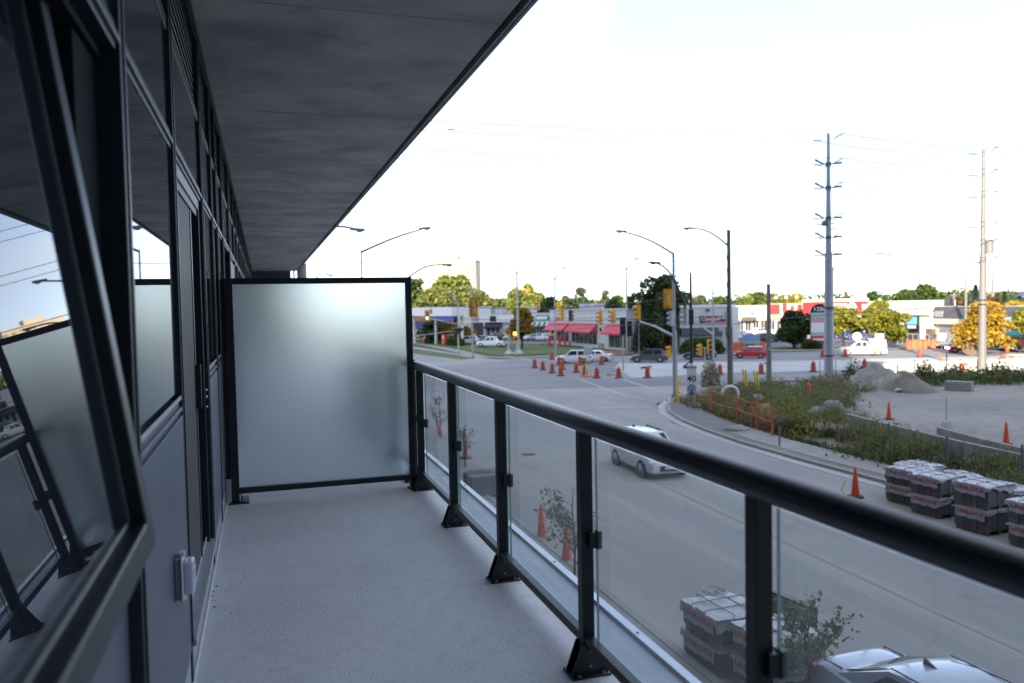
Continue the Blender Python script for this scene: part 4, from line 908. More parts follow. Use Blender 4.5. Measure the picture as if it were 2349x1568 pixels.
# big steel transmission poles
ins = mat('insulator', (.10, .11, .12), .4, var=.1); insb = mat('insulator_tan', (.10, .075, .055), .5, var=.1)
def tpole(name, label, p, ztop, r0, r1, pm, im, levels, box=False):
    root = empty(name, pole_base(p), 0, label, 'utility pole')
    MB().cyl((0, 0, 0), (0, 0, ztop*.52), r0, r0*.82, 12).build('lower_shaft', pm, root, smooth='angle')
    MB().cyl((0, 0, ztop*.52), (0, 0, ztop), r0*.66, r1, 12).build('upper_shaft', pm, root, smooth='angle')
    tips = []; az = math.atan2(p.x, p.y); side = Vector((math.cos(az), -math.sin(az), 0))
    for z, two in levels:
        for s in (-1, 1):
            up = .45 if s > 0 else .05
            a = side*s*.28+Vector((0, 0, z)); e = side*s*1.25+Vector((0, 0, z+up)); mm = MB()
            mm.tube([tuple(a), tuple(a.lerp(e, .3))], .035, 6); 
            for k in range(8): q = a.lerp(e, .3+.7*k/8); q2 = a.lerp(e, .3+.7*(k+.6)/8); mm.cyl(tuple(q), tuple(q2), .12, .085, 8)
            mm.build('insulator', im, root, kind=None); tips.append(Vector((p.x, p.y, 0))+e)
            if two:
                e2 = side*s*1.15+Vector((0, 0, z+(.05 if s > 0 else .5))); mm = MB(); mm.tube([tuple(a), tuple(e2)], [.06, .11], 6); mm.build('insulator', im, root)
        if two: MB().cyl((0, 0, z-.16), (0, 0, z+.16), .27, .27, 10).build('band', ins, root)
    return root, tips
p1 = G(1901, 872); h1 = HZ(p1, 1890, 308)
lv = [HZ(p1, 1892, v) for v in (322, 378, 432, 502, 546, 586)]
t1, tips1 = tpole('steel_pole', 'tallest blue grey steel transmission pole with dark insulators', p1, h1, .42, .13, steel_blue, ins, [(z, k > 0) for k, z in enumerate(lv)])
for (u, v, s) in ((1872, 515, 1), (1918, 512, 1), (1918, 524, 1)):
    e = AT(u, v, math.hypot(p1.x, p1.y))-p1; MB().bar((0, 0, e.z-.1), (e.x, e.y, e.z), .12, .1).build('switch_arm', ins, t1)
MB().box(-.6, -.3, -.2, .2, HZ(p1, 1890, 520), HZ(p1, 1890, 508)).build('switch_box', ins, t1)
for s in (-1, 1):
    e = AT(1897+s*21, 530, math.hypot(p1.x, p1.y))-p1; MB().tube([(e.x, e.y, e.z+.3), (e.x*.7, e.y*.7, e.z-1.2), (0, 0, HZ(p1, 1897, 575))], .035, 5).build('jumper_cable', alu, t1)
for v in (708, 818): MB().cyl((0, 0, HZ(p1, 1895, v)), (0, 0, HZ(p1, 1895, v)+.12), .44, n=12).build('collar_band', rubber, t1)
p2 = G(2253, 852); h2 = HZ(p2, 2250, 342)
lv = [HZ(p2, 2250, v) for v in (352, 402, 452, 522, 562, 602)]
sunpole = mat('pole_white_steel', (.21, .205, .20), .55, .1, var=.06)
t2, tips2 = tpole('steel_pole', 'sunlit white steel transmission pole with tan insulators at the right', p2, h2, .38, .15, sunpole, insb, [(z, False) for z in lv])
D2 = math.hypot(p2.x, p2.y); e = AT(2269, 565, D2)-p2
MB().cyl((e.x, e.y, HZ(p2, 2269, 582)), (e.x, e.y, HZ(p2, 2269, 552)), .42, n=12).build('transformer', sunpole, t2, smooth='angle'); MB().tube([(e.x, e.y, HZ(p2, 2268, 552)), (e.x+.1, e.y, HZ(p2, 2268, 520))], .05, 6).build('cutout_fuse', ins, t2)
for v in (690, 700): MB().cyl((0, 0, HZ(p2, 2250, v)), (0, 0, HZ(p2, 2250, v)+.1), .40, n=12).build('collar_band', rubber, t2)
def sag(a, b, s, n=14):
    a, b = Vector(a), Vector(b); return [tuple(a.lerp(b, k/n)-Vector((0, 0, 4*s*(k/n)*(1-k/n)))) for k in range(n+1)]
wn = 0
def wire(label, a, b, s, r=.02, mt=wire_m, group=None):
    o = MB().tube(sag(a, b, s), r, 5).build('overhead_wire', mt, None, smooth=True)
    return tag(o, label, 'overhead wire', group)
names = ['top', 'second', 'third', 'fourth', 'fifth', 'lowest']
dirR = (p2-p1).normalized()
for i in range(0, 12, 2):
    for j, sd_ in ((0, 'left'), (1, 'right')):
        a, c = tips1[i+j], tips2[i+j]
        wire('%s thin power line of the two steel poles on their %s side' % (names[i//2], sd_), a, c, .35, .036, wire_m, 'power lines between the steel poles')
        wire('%s power line leaving the sunlit pole to the right on its %s side' % (names[i//2], sd_), c, c+dirR*55+Vector((0, 0, -1.2)), .6, .036, wire_m, 'power lines leaving the sunlit pole')
        if i < 8: wire('%s power line leaving the tallest pole to the left on its %s side' % (names[i//2], sd_), a, a-dirR*60-Vector((0, 0, .5)), .7, .02, wire_m, 'power lines leaving the tallest pole')
# left side poles
def onG(u, d): a = AT(u, 780, d); return Vector((a.x, a.y, 0))
pL = onG(697, 45)
lp = cobra('wooden_pole', 'wooden pole top just past the far end of the ceiling', pL, HZ(pL, 697, 598), .2, wood, [(820, 527, HZ(pL, 697, 560), .5)], 'utility pole', base=False, rt=.17)
MB().cyl((0, 0, HZ(pL, 697, 606)), (0, 0, HZ(pL, 697, 640)), .27, n=10).build('pole_collar', conc_b, lp)
pL2 = onG(834, 56); cobra('lamp_pole', 'slim steel lamp pole over the screen with a long rising arm', pL2, HZ(pL2, 833, 575), .09, alu, [(975, 524, HZ(pL2, 833, 579), .12)], group=None)
pL3 = onG(921, 62); cobra('lamp_pole', 'bowed tan lamp arm over the corner of the screen', pL3, HZ(pL3, 921, 652), .1, mat('tan_metal', (.28, .2, .1), .6), [(1026, 608, HZ(pL3, 921, 654), .55)], headm=mat('tan_metal', (.28, .2, .1)))
pL4 = onG(728, 90); cobra('lamp_pole', 'small far double lamp just above the screen top rail', pL4, HZ(pL4, 728, 640), .1, alu, [(757, 632, HZ(pL4, 728, 640), .4)])
# far lamp poles
for (u, vb, vt, arms, r, pm, lb) in [
    (1085, 823, 655, [], .16, steel_blue, 'steel signal pole on the far left corner with a flared base'),
    (1189, 812, 622, [(1150, 616, .3, .2), (1213, 617, .3, .2)], .22, alul, 'pale pole on a square footing with two thin lamp arms'),
    (1275, 823, 636, [(1294, 614, .4, .1)], .15, steel_blue, 'thin steel lamp pole left of the white crossover'),
    (1439, 806, 613, [(1462, 594, .4, .1)], .2, alul, 'pale lamp pole behind the black pedestal signal'),
    (1052, 812, 694, [(1030, 675, .3, .1)], .13, alul, 'short mast with a black dish shade left of the yellow signal'),
    (1911, 815, 613, [(1952, 586, .4, .2)], .12, alul, 'slim lamp pole hidden beside the tallest steel pole'),
    (2215, 800, 621, [(2250, 602, .4, .2)], .24, sunpole, 'sunlit cream lamp pole through the orange gold tree'),
    (2233, 792, 726, [(2222, 727, .1, .0)], .14, sunpole, 'short sunlit post between the lamp pole and sunlit steel pole'),
    (1480-14, 812, 740, [], .05, alu, 'very thin sign post beside the spruce')]:
    p = G(u, vb); z = HZ(p, u, vt)
    q = cobra('lamp_pole', lb, p, z, r, pm, [(a, b, z-c, d) for a, b, c, d in arms], 'lamp pole')
    if u in (1189,): MB().lathe([(.9, 0), (.75, .25), (.35, .55), (.24, 1.3)], n=4).build('footing', conc_w, q)
    if u == 1052:
        MB().lathe([(.15, 0), (.95, .75), (1.05, .8), (1.05, .9)], (0, 0, HZ(p, u, 766)), 14).build('dish_shade', black, q, smooth='angle')
        e = AT(968, 728, math.hypot(p.x, p.y)); MB().tube([(0, 0, HZ(p, u, 744)), (e.x-p.x, e.y-p.y, e.z)], .07, 6).build('mast_arm', alul, q)
        e = AT(950, 772, math.hypot(p.x, p.y)); MB().tube([(0, 0, HZ(p, u, 758)), ((e.x-p.x)*.5, (e.y-p.y)*.5, HZ(p, 1000, 765)), (e.x-p.x, e.y-p.y, e.z)], .06, 6).build('mast_arm', alul, q)
p = G(1167, 812); q = empty('ladder_footing_post', pole_base(p), 0, 'white braced post left of the pale double lamp pole', 'post'); MB().lathe([(.8, 0), (.6, .2), (.22, .6), (.09, 1.5), (.09, HZ(p, 1167, 760))], n=4).build('post', conc_w, q)
# distant pylons
for i, (u, vt, vb, lb) in enumerate([(2109, 655, 702, 'far pale pole above the green clump'), (2041, 690, 712, 'far pale pole left of the green clump'), (2188, 672, 702, 'far pale stepped pole above the mansard roof'), (2277, 612, 700, 'far thin pole with crossarms right of the sunlit pole'),
                                 (1993, 705, 712, 'far thin pole by the box sign'), (1720, 640, 690, 'very far lattice pole left of the short grey pole'), (2234, 690, 714, 'far short pole behind the sunlit pole')]):
    d = 210+8*i; a = AT(u, 700, d); p = Vector((a.x, a.y, 0)); z = HZ(p, u, vt if u != 2109 else 634)
    q = empty('far_pole', pole_base(p), 0, lb, 'utility pole'); MB().cyl((0, 0, 0), (0, 0, z), .55 if i < 4 else .25, .2, 8).build('pole', sunpole, q, smooth='angle')
    for k in range(3): MB().box(-1.1, 1.1, -.06, .06, z-.6-1.6*k, z-.5-1.6*k).build('crossarm', alul, q)
# long cables over the junction
P = lambda u, v, d: AT(u, v, d)
wire('long cable from the far wooden pole to the tallest steel pole', P(697, 604, 45), P(1893, 570, math.hypot(p1.x, p1.y)), .35, .02, wire_m)
wire('messenger cable from the tallest pole to the sunlit pole', P(1912, 570, math.hypot(p1.x, p1.y)), P(2246, 583, D2), .35, .035, wire_m)
wire('cable running right from the sunlit pole', P(2256, 583, D2), P(2420, 596, D2+10), .2, .03, wire_m)
wire('span cable carrying the yellow signal across the junction', P(905, 688, 60), P(1542, 684, 61), .75, .03, wire_m)
wire('short cable between the lamp arm and the screen corner', P(870, 645, 60), P(1000, 625, 61), .1, .02)
wire('upper low cable across the shop fronts', P(900, 742, 80), P(1674, 744, 66), .1, .028, wire_m, 'low cables across the shop fronts')
wire('middle low cable across the shop fronts', P(900, 722, 80), P(1674, 725, 66), .5, .022, wire_m, 'low cables across the shop fronts')
wire('lower low cable across the shop fronts', P(900, 756, 85), P(1560, 734, 61), .6, .022, wire_m, 'low cables across the shop fronts')
wire('cable from the wooden pole to the red fascia side', P(1674, 745, 66), P(2246, 706, D2), -.3, .03, wire_m)
wire('second cable behind the orange gold tree', P(1895, 711, 77), P(2420, 708, 110), -.1, .03, wire_m)
wire('thin cable between the black pole and wooden pole', P(1590, 662, 55), P(1671, 655, 66), .5, .02, wire_m)
wire('thin cable between the steel signal pole and black pole', P(1543, 643, 61.5), P(1590, 653, 55), .1, .015, wire_m)

# traffic signals ------------------------------------------------------
lens_off = mat('lens_dark', (.05, .03, .03), .3); lit_g = emis('lens_green_lit', (.1, 1, .6), 5, (.1, .5, .3)); lit_r = emis('lens_red_lit', (1, .12, .03), 5, (.5, .1, .05)); lit_o = emis('lens_amber_hand', (1, .25, .03), 4, (.6, .2, .05))
def signal(label, pos, face, h=1.07, board=False, col=None, lit=None, wrap=False, cat='traffic signal', group='traffic signals at the junction'):
    col = col or sig_y; r = empty('traffic_signal', pos, face, label, cat, group)     # local +y is the facing direction
    w = h*.30; 
    MB().box(-w/2, w/2, -w*.35, w*.35, -h/2, h/2).build('housing', col, r, bevel=.02)
    if board: MB().box(-w*1.02, w*1.02, w*.30, w*.36, -h*.68, h*.68).build('backboard', col, r, bevel=.03)
    if wrap: MB().box(-w*.6, w*.6, -w*.5, w*.5, -h*.52, h*.52).build('black_wrap', black, r, bevel=.05); return r
    for k in range(3):
        z = h*(.32-.32*k)
        v = MB(); n = 8; rr_ = w*.42
        vs = [(rr_*math.cos(math.pi*(j/n)*1.3-.45), y, z+rr_*math.sin(math.pi*(j/n)*1.3-.45)) for y in (w*.36, w*1.15) for j in range(n+1)]
        v.add(vs, [(j, j+1, n+1+j+1, n+1+j) for j in range(n)]); v.build('visor', col, r, fixn=False)
        mt = lens_off
        if lit and lit[0] == k: mt = lit[1]
        MB().cyl((0, w*.355, z), (0, w*.40, z), rr_*.92, n=12).build('lens', mt, r)
    MB().cyl((0, 0, h/2), (0, 0, h/2+.18), .03, n=6).build('hanger', black, r)
    return r
def sig_px(label, u, v, d, facing, **k): return signal(label, AT(u, v, d), facing, **k)
TO = lambda u, v, d: -math.atan2(AT(u, v, d).x, AT(u, v, d).y)   # yaw whose +y points away from the eye
q = sig_px('large yellow signal with backboard seen from behind above the left corner', 1086, 705, 60, TO(1086, 705, 60), board=True, h=1.08)
MB().tube([(.38+.22*math.cos(k*.5), -.1, .35+.26*math.sin(k*.5)) for k in range(26)], .03, 6).build('cable_loop', black, q, smooth=True)
MB().cyl((0, -.16, -.5), (0, -.16, .5), .09, n=10).build('back_tube', mat('signal_tan', (.62, .36, .12), .5), q)
q = sig_px('large yellow signal with backboard seen from behind beside the steel corner pole', 1532, 686, 60.5, TO(1532, 686, 61), board=True, h=1.08)
MB().cyl((0, -.16, -.5), (0, -.16, .5), .09, n=10).build('back_tube', mat('signal_tan', (.6, .36, .1)), q)
sig_px('small far signal showing green in front of the fuel shop', 980, 724, 118, TO(980, 724, 118)+R(180), h=1.2, lit=(2, lit_g), board=True)
sig_px('side on yellow signal over the white shop corner', 1236, 702, 112, R(60), h=1.3)
sig_px('yellow signal left of the dark back to back signal', 1291, 722, 92, R(70), h=1.5)
sig_px('dark signal seen from behind between yellow signals', 1309, 725, 92, R(-60), h=1.3, col=pole_dark)
sig_px('yellow signal over the third red awning', 1378, 729, 88, R(75), h=1.5, board=True)
sig_px('yellow signal just right of the one above the third awning', 1407, 727, 88, R(100), h=1.5)
sig_px('yellow signal hanging in front of the spruce', 1466, 718, 74, R(65), h=1.4)
p = G(1430, 852); D = math.hypot(p.x, p.y); ps_ = empty('pedestal_post', pole_base(p), 0, 'plain grey post carrying the wrapped black signal', 'post'); MB().cyl((0, 0, 0), (0, 0, HZ(p, 1430, 772)), .09, n=10).build('post', alu, ps_)
signal('temporary signal wrapped in black on the grey pedestal post', (p.x, p.y, HZ(p, 1430, 748)), TO(1430, 750, D), h=1.75, wrap=True); signal('second black wrapped signal beside the pedestal one', (p.x+.75, p.y-.1, HZ(p, 1440, 755)), TO(1430, 750, D), h=1.6, wrap=True)
MB().box(-.9, .9, -.12, .12, HZ(p, 1430, 734), HZ(p, 1430, 728)).build('top_plate', alu, ps_)
sig_px('grey signal seen from behind on the steel corner pole', 1541, 731, 61, R(20), h=1.15, col=hvac)
sig_px('grey covered signal on the black pole', 1574, 728, 54.5, R(35), h=1.1, col=hvac); sig_px('black wrapped signal on the black pole', 1584, 728, 55.5, R(0), h=1.0, wrap=True)
sig_px('yellow and black low signal left of the steel corner pole', 1536, 808, 76, R(80), h=1.15)
p = G(1617, 868); D = math.hypot(p.x, p.y); ps_ = empty('pedestal_post', pole_base(p), 0, 'thin tan post carrying two low yellow signals', 'post'); MB().cyl((0, 0, 0), (0, 0, HZ(p, 1617, 800)), .07, n=8).build('post', alul, ps_)
signal('left low yellow signal on the thin tan post', (p.x-.45, p.y, HZ(p, 1610, 803)), R(75), h=1.15); signal('right low yellow signal on the thin tan post', (p.x+.55, p.y, HZ(p, 1628, 797)), R(160), h=1.45)
for (u, v, d, lb, lit) in [(1088, 764, 113, 'small amber pedestrian box on the far left steel pole', None), (1166, 765, 113, 'small amber pedestrian signal on the braced post', None), (1181, 768, 112, 'pedestrian signal with a lit orange hand beside the pale pole', lit_o), (1268, 764, 112, 'small amber pedestrian box on the thin steel lamp pole', None), (1184, 780, 112, 'low amber push button box beside the pale pole', None)]:
    a = AT(u, v, d); r = empty('pedestrian_signal', a, TO(u, v, d), lb, 'pedestrian signal', 'pedestrian signals'); MB().box(-.28, .28, -.15, .15, -.42, .42).build('housing', sig_y, r, bevel=.03)
    MB().box(-.2, .2, -.19, -.15, -.05, .34).build('display', lit or lens_off, r)
    MB().cyl((0, 0, -a.z+.02), (0, 0, -.4), .05, n=6).build('post', alu, r) if u in (1181, 1184) else None
# white traffic signs on the right
for (u, v0, v1, vb, w, lb, rd) in [(1966, 760, 785, 800, 18, 'round white sign behind the white van', 1), (2017, 766, 784, 806, 16, 'white square sign on a pale post right of the van', 0), (2160, 765, 782, 800, 16, 'white square sign before the grey wall', 0)]:
    p = G(u, vb+6); D = math.hypot(p.x, p.y); r = empty('traffic_sign', pole_base(p), -math.atan2(p.x, p.y), lb, 'road sign'); za, zb = HZ(p, u, v1), HZ(p, u, v0); hw = w/1821*D/2
    if rd: MB().lathe([(hw, 0), (hw, .04)], n=18).build('sign_plate', refl_w, r); o = LAST[0]; o.location = (0, 0, (za+zb)/2); o.rotation_euler = (R(90), 0, 0)
    else: unit('sign_plate', refl_w, r, -hw, hw, -.04, 0, za, zb, .01)
    MB().cyl((0, .03, 0), (0, .03, za+.2), .05, n=6).build('post', alul, r)
p = G(1723, 805); r = empty('info_board', pole_base(p), -math.atan2(p.x, p.y), 'blue and green info board behind the red hatchback', 'sign'); D = math.hypot(p.x, p.y); unit('board', mat('board_blue', (.2, .3, .5), .5), r, -1.3, 1.3, -.1, 0, HZ(p, 1723, 790), HZ(p, 1723, 768)); unit('board_lower', mat('board_green', (.25, .45, .38), .5), r, -1.3, 1.3, -.13, -.1, HZ(p, 1723, 790)+.1, HZ(p, 1723, 783)); unit('leg', alul, r, -1.1, -.9, -.08, 0, 0, 1.5); unit('leg', alul, r, .9, 1.1, -.08, 0, 0, 1.5)
for i, (a, b) in enumerate([((1703, 847), (1714, 905)), ((1710, 849), (1717, 907)), ((1729, 850), (1738, 908)), ((1736, 852), (1742, 909))]):
    pb = G(*b); t_ = AT(a[0], a[1], math.hypot(pb.x, pb.y)-.6); r = empty('guy_guard', pole_base(pb), 0, ['first', 'second', 'third', 'fourth'][i]+' slanted yellow guy wire guard from the left, by the orange fence', 'guy guard', 'yellow guy wire guards')
    MB().cyl((0, 0, 0), (t_.x-pb.x, t_.y-pb.y, t_.z), .075, n=8).build('tube', yellow_g, r, smooth='angle')
p = G(1553, 918); r = empty('guy_guard', pole_base(p), 0, 'upright yellow guard at the foot of the steel corner pole', 'guy guard', 'yellow guy wire guards'); MB().cyl((0, 0, 0), (.1, 0, HZ(p, 1556, 862)), .085, n=8).build('tube', yellow_g, r, smooth='angle')
# ------------------------------------------------------------------ vehicles
def carpaint(name, c, m=0): return mat(name, c, .28, m, var=0, coat=.6)
headl = mat('headlight', (.7, .72, .75), .15, var=0); taill = mat('taillight', (.5, .02, .02), .25, var=0); headlit = emis('headlight_lit', (1, .9, .7), 6, (.8, .8, .8)); rim_m = mat('rim', (.45, .46, .48), .35, .7, var=0)
plastic = mat('car_plastic', (.03, .03, .033), .6, var=0)
KINDS = {  # length, width, height, lower top line [(x,z)], cabin (xf, zf, x1, x2, zr, xr, zb), wheel x
 'suv':   dict(L=4.65, W=1.86, top=[(-2.32, .70), (-2.26, 1.0), (-2.1, 1.06), (-1.0, 1.05), (.75, 1.02), (1.1, .99), (1.9, .90), (2.2, .78), (2.32, .60)], cab=(1.15, .98, .35, -1.55, 1.68, -2.15, 1.04), wh=(1.42, -1.38), r=.36),
 'sedan': dict(L=4.75, W=1.83, top=[(-2.37, .62), (-2.3, .94), (-2.1, 1.0), (-1.55, 1.0), (-.6, .97), (.8, .93), (1.2, .90), (2.0, .80), (2.28, .68), (2.37, .52)], cab=(1.15, .91, .35, -.75, 1.44, -1.72, .99), wh=(1.45, -1.38), r=.33),
 'hatch': dict(L=4.3, W=1.78, top=[(-2.15, .66), (-2.1, .95), (-1.95, 1.0), (-.6, .98), (.8, .95), (1.1, .92), (1.8, .82), (2.08, .68), (2.15, .52)], cab=(1.15, .93, .3, -1.35, 1.53, -1.98, .99), wh=(1.32, -1.25), r=.33),
 'pickup': dict(L=5.7, W=1.98, top=[(-2.85, .72), (-2.82, 1.16), (-1.0, 1.17), (.9, 1.14), (1.3, 1.12), (2.4, 1.05), (2.75, .92), (2.85, .6)], cab=(1.35, 1.12, .65, -.75, 1.88, -.98, 1.16), wh=(1.85, -1.75), r=.41),
 'cap':   dict(L=5.8, W=2.0, top=[(-2.9, .72), (-2.86, 1.2), (-1.0, 1.2), (.9, 1.16), (1.3, 1.14), (2.4, 1.06), (2.8, .92), (2.9, .6)], cab=(1.4, 1.13, .7, -.55, 1.9, -.7, 1.18), wh=(1.85, -1.75), r=.41),
 'van':   dict(L=5.2, W=1.95, top=[(-2.6, .7), (-2.56, 1.1), (-1, 1.1), (1.2, 1.08), (1.7, 1.02), (2.3, .9), (2.55, .75), (2.6, .6)], cab=(2.0, 1.0, 1.1, -2.3, 1.8, -2.52, 1.1), wh=(1.6, -1.6), r=.35)}
def make_car(kind, paint, label, cat='car', group=None, loc=(0, 0, 0), rz=0, lights_on=False, name='parked_car', detail=False, rear_on=False):
    K = KINDS[kind]; L, Wd = K['L'], K['W']/2; root = empty(name, loc, rz, label, cat, group)   # local +x is forward
    def wx(x): return Wd*(1-.13*min(1, abs(x)/(L/2))**5)
    m = MB(); pr = K['top']; xs = [p[0] for p in pr]; ns = 11; dense = []
    for (xa, za), (xb, zb) in zip(pr[:-1], pr[1:]):
        k = max(1, int((xb-xa)/.45)); dense += [(xa+(xb-xa)*i/k, za+(zb-za)*i/k) for i in range(k)]
    dense.append(pr[-1])
    for x, z in dense:
        w = wx(x); zb = .24 if abs(x) < L/2-.12 else .34
        sec = [(0, z+.025), (w*.5, z+.02), (w*.82, z), (w*.95, z-.05), (w, z-.17), (w*1.01, max(zb+.1, z*.55)), (w*.97, zb+.05), (w*.86, zb)]
        ring = [(x, y, zz_) for y, zz_ in sec]+[(x, -y, zz_) for y, zz_ in sec[:0:-1]]
        m.v += ring
    n = len(m.v)//len(dense)
    for i in range(len(dense)-1):
        for k in range(n): m.f.append((i*n+k, i*n+(k+1) % n, (i+1)*n+(k+1) % n, (i+1)*n+k))
    m.f += [tuple(range(n)), tuple(range((len(dense)-1)*n+n-1, (len(dense)-1)*n-1, -1))]
    m.build('body', paint, root, smooth='angle')
    xf, zf, x1, x2, zr, xr, zb = K['cab']; wb, wr = Wd*.93, Wd*.74
    # cabin shell, rings from windscreen foot to rear window foot
    ring = lambda x, z, w, zb_: [(x, -wb, zb_), (x, -w, z), (x, -w*.5, z+.035), (x, w*.5, z+.035), (x, w, z), (x, wb, zb_)]
    m = MB(); R4 = [[(xf, -wb*.94, zf-.04), (xf, -wb*.92, zf-.01), (xf+.06, -wb*.5, zf), (xf+.06, wb*.5, zf), (xf, wb*.92, zf-.01), (xf, wb*.94, zf-.04)],
                    ring(x1, zr-.03, wr, zb-.03), ring((x1+x2)/2, zr, wr*1.01, zb-.03), ring(x2, zr-.04, wr*.98, zb-.03),
                    [(xr, -wb*.94, zb-.04), (xr, -wb*.92, zb-.01), (xr-.04, -wb*.5, zb), (xr-.04, wb*.5, zb), (xr, wb*.92, zb-.01), (xr, wb*.94, zb-.04)]]
    for q in R4: m.v += q
    for i in range(4):
        for k in range(5): m.f.append((i*6+k, i*6+k+1, (i+1)*6+k+1, (i+1)*6+k))
    m.build('cabin', paint, root, smooth='angle')
    def pane(nm, q, t=.012, mt=carglass):
        c = sum((Vector(p) for p in q), Vector())/len(q); q = [c+(Vector(p)-c)*.93 for p in q]
        nn = (q[1]-q[0]).cross(q[2]-q[0]).normalized(); out = nn if nn.dot(c-Vector((0, 0, .9))) > 0 else -nn
        if detail:
            s_ = [c+(p-c)*1.05+out*.001 for p in q]
            if nn.dot(out) < 0: s_ = s_[::-1]
            MB().slab(s_, .004).build('window_seal', plastic, root)
        q = [p+out*.006 for p in q]
        if nn.dot(out) < 0: q = q[::-1]
        return MB().slab(q, t).build(nm, mt, root)
    k_ = .94
    pane('windscreen', [(xf-.02, -wb*.88, zf+.03), (xf-.02, wb*.88, zf+.03), (x1+.03, wr*.93, zr-.045), (x1+.03, -wr*.93, zr-.045)])
    pane('rear_window', [(xr+.03, -wb*.84, zb+.03), (xr+.03, wb*.84, zb+.03), (x2-.03, wr*.9, zr-.06), (x2-.03, -wr*.9, zr-.06)])
    for s in (-1, 1):
        def P_s(x, z):
            t = (z-zb)/(zr-zb); return (x, s*(wb+(wr-wb)*t), z)
        zt = zr-.09; zl = zb+.03; xm = (x1+x2)/2+.05
        pane('side_window', [P_s(xf-.30, zl), P_s(x1-.05, zt), P_s(xm+.05, zt), P_s(xm+.05, zl)])
        if kind not in ('pickup', 'cap'): pane('side_window', [P_s(xm-.05, zl), P_s(xm-.05, zt), P_s(x2+.02, zt), P_s(x2-.12 if kind != 'sedan' else x2-.35, zl)])
        else: pane('side_window', [P_s(xm-.05, zl), P_s(xm-.05, zt), P_s(x2+.10, zt), P_s(x2+.06, zl)])
        MB().box(-.10, .10, 0, .17, 0, .13).build('mirror', paint, root, bevel=.03); o = LAST[0]; o.location = (xf-.38, s*(wb+.0)-(.0 if s > 0 else .17), zb+.02)
    for x in K['wh']:
        for s in (-1, 1):
            MB().cyl((x, s*(Wd-.12), K['r']), (x, s*(Wd+.006), K['r']+.02), K['r']+.075, n=20).build('wheel_arch', plastic, root)
            w = MB().cyl((x, s*(Wd-.20), K['r']), (x, s*(Wd+.014), K['r']), K['r'], n=20).build('tyre', tyre, root, smooth='angle')
            MB().cyl((x, s*(Wd+.0), K['r']), (x, s*(Wd+.022), K['r']), K['r']*.62, n=14).build('rim', rim_m, w)
    zh = pr[-2][1]-.10; zt_ = pr[1][1]-.13
    for s in (-1, 1):
        MB().box(L/2-.26, L/2-.035, s*Wd*.80-.17, s*Wd*.80+.13, zh-.07, zh+.07).build('headlight', headlit if lights_on else headl, root, bevel=.03)
        MB().box(-L/2+.0, -L/2+.2, s*Wd*.80-.15, s*Wd*.80+.16, zt_-.10, zt_+.10).build('taillight', taill, root, bevel=.03)
    MB().box(L/2-.12, L/2+.015, -Wd*.5, Wd*.5, .36, .58).build('grille', plastic, root, bevel=.02); MB().box(-L/2-.015, -L/2+.1, -Wd*.7, Wd*.7, .30, .48).build('rear_bumper', plastic, root, bevel=.02)
    MB().box(L/2+.0, L/2+.022, -.25, .25, .44, .56).build('licence_plate', refl_w, root); MB().box(-L/2-.02, -L/2+.0, -.25, .25, .66, .78).build('licence_plate', refl_w, root)
    if kind == 'pickup': MB().box(-2.72, -1.05, -Wd*.80, Wd*.80, 1.10, 1.185).build('bed_liner', plastic, root)
    if kind == 'cap':
        m = MB(); R_ = []
        for x, z in ((-.80, 1.95), (-.95, 2.22), (-2.2, 2.25), (-2.75, 2.05), (-2.88, 1.25)):
            w = Wd*.95; R_.append([(x, -w, 1.18), (x, -w*.98, z-.25), (x, -w*.8, z), (x, w*.8, z), (x, w*.98, z-.25), (x, w, 1.18)])
        for q in R_: m.v += q
        for i in range(4):
            for k in range(5): m.f.append((i*6+k, i*6+k+1, (i+1)*6+k+1, (i+1)*6+k))
        m.f += [(0, 1, 2, 3, 4, 5)]
        m.build('truck_cap', paint, root, smooth='angle')
    if kind in ('suv', 'van'):
        for s in (-1, 1): MB().bar((x1-.1, s*wr*.9, zr+.05), (x2+.1, s*wr*.9, zr+.04), .03, .03).build('roof_rail', plastic, root)
    MB().slab([(-.62, -.03, zr+.0), (-.40, 0, zr+.03), (-.62, .03, zr+.0)], .01).build('antenna_fin', plastic, root) if not detail else None
    if detail:
        f = MB().slab([(x2+.05, 0, zr-.01), (x2+.36, 0, zr-.0), (x2+.08, 0, zr+.10)], .03).build('antenna_fin', plastic, root)
        MB().box(-L/2-.005, -L/2+.02, -.62, .62, .82, .86).build('trunk_seam', plastic, root)
        zt9 = pr[3][1]
        for s in (-1, 1): MB().bar((-2.2, s*.66, zt9-.005), (-1.75, s*.66, zt9+.012), .012, .03).build('boot_gap', plastic, root); MB().bar((x1, s*wr*.93, zr+.012), (x2, s*wr*.91, zr+.002), .012, .02).build('roof_gap', plastic, root)
    return root
silver = carpaint('paint_silver', (.40, .44, .54), .1); whitec = carpaint('paint_car_white', (.78, .79, .8)); greyc = carpaint('paint_grey', (.10, .105, .12), .4); navyc = carpaint('paint_navy', (.03, .045, .09), .3)
redc = carpaint('paint_red', (.50, .02, .03)); blackc = carpaint('paint_black', (.015, .015, .018)); bluec = carpaint('paint_blue', (.04, .08, .32)); slv2 = carpaint('paint_light_silver', (.42, .44, .47), .4)
def car_px(kind, paint, label, u0, u1, vb, left=True, **k):
    """side-on car: spans u0..u1 with its near wheels on row vb"""
    a, b = G(u0, vb), G(u1, vb); c = (a+b)/2; L = (b-a).length; s = min(1.25, max(.8, L/KINDS[kind]['L']))
    yw = yaw_of(a, b)+(math.pi if left else 0); away = Vector((c.x, c.y, 0)).normalized()
    c = c+away*KINDS[kind]['W']*.5; r = make_car(kind, paint, label, loc=(c.x, c.y, 0), rz=yw, **k); return r
car_px('suv', whitec, 'white crossover waiting behind the orange barrels', 1279, 1356, 835, name='car')
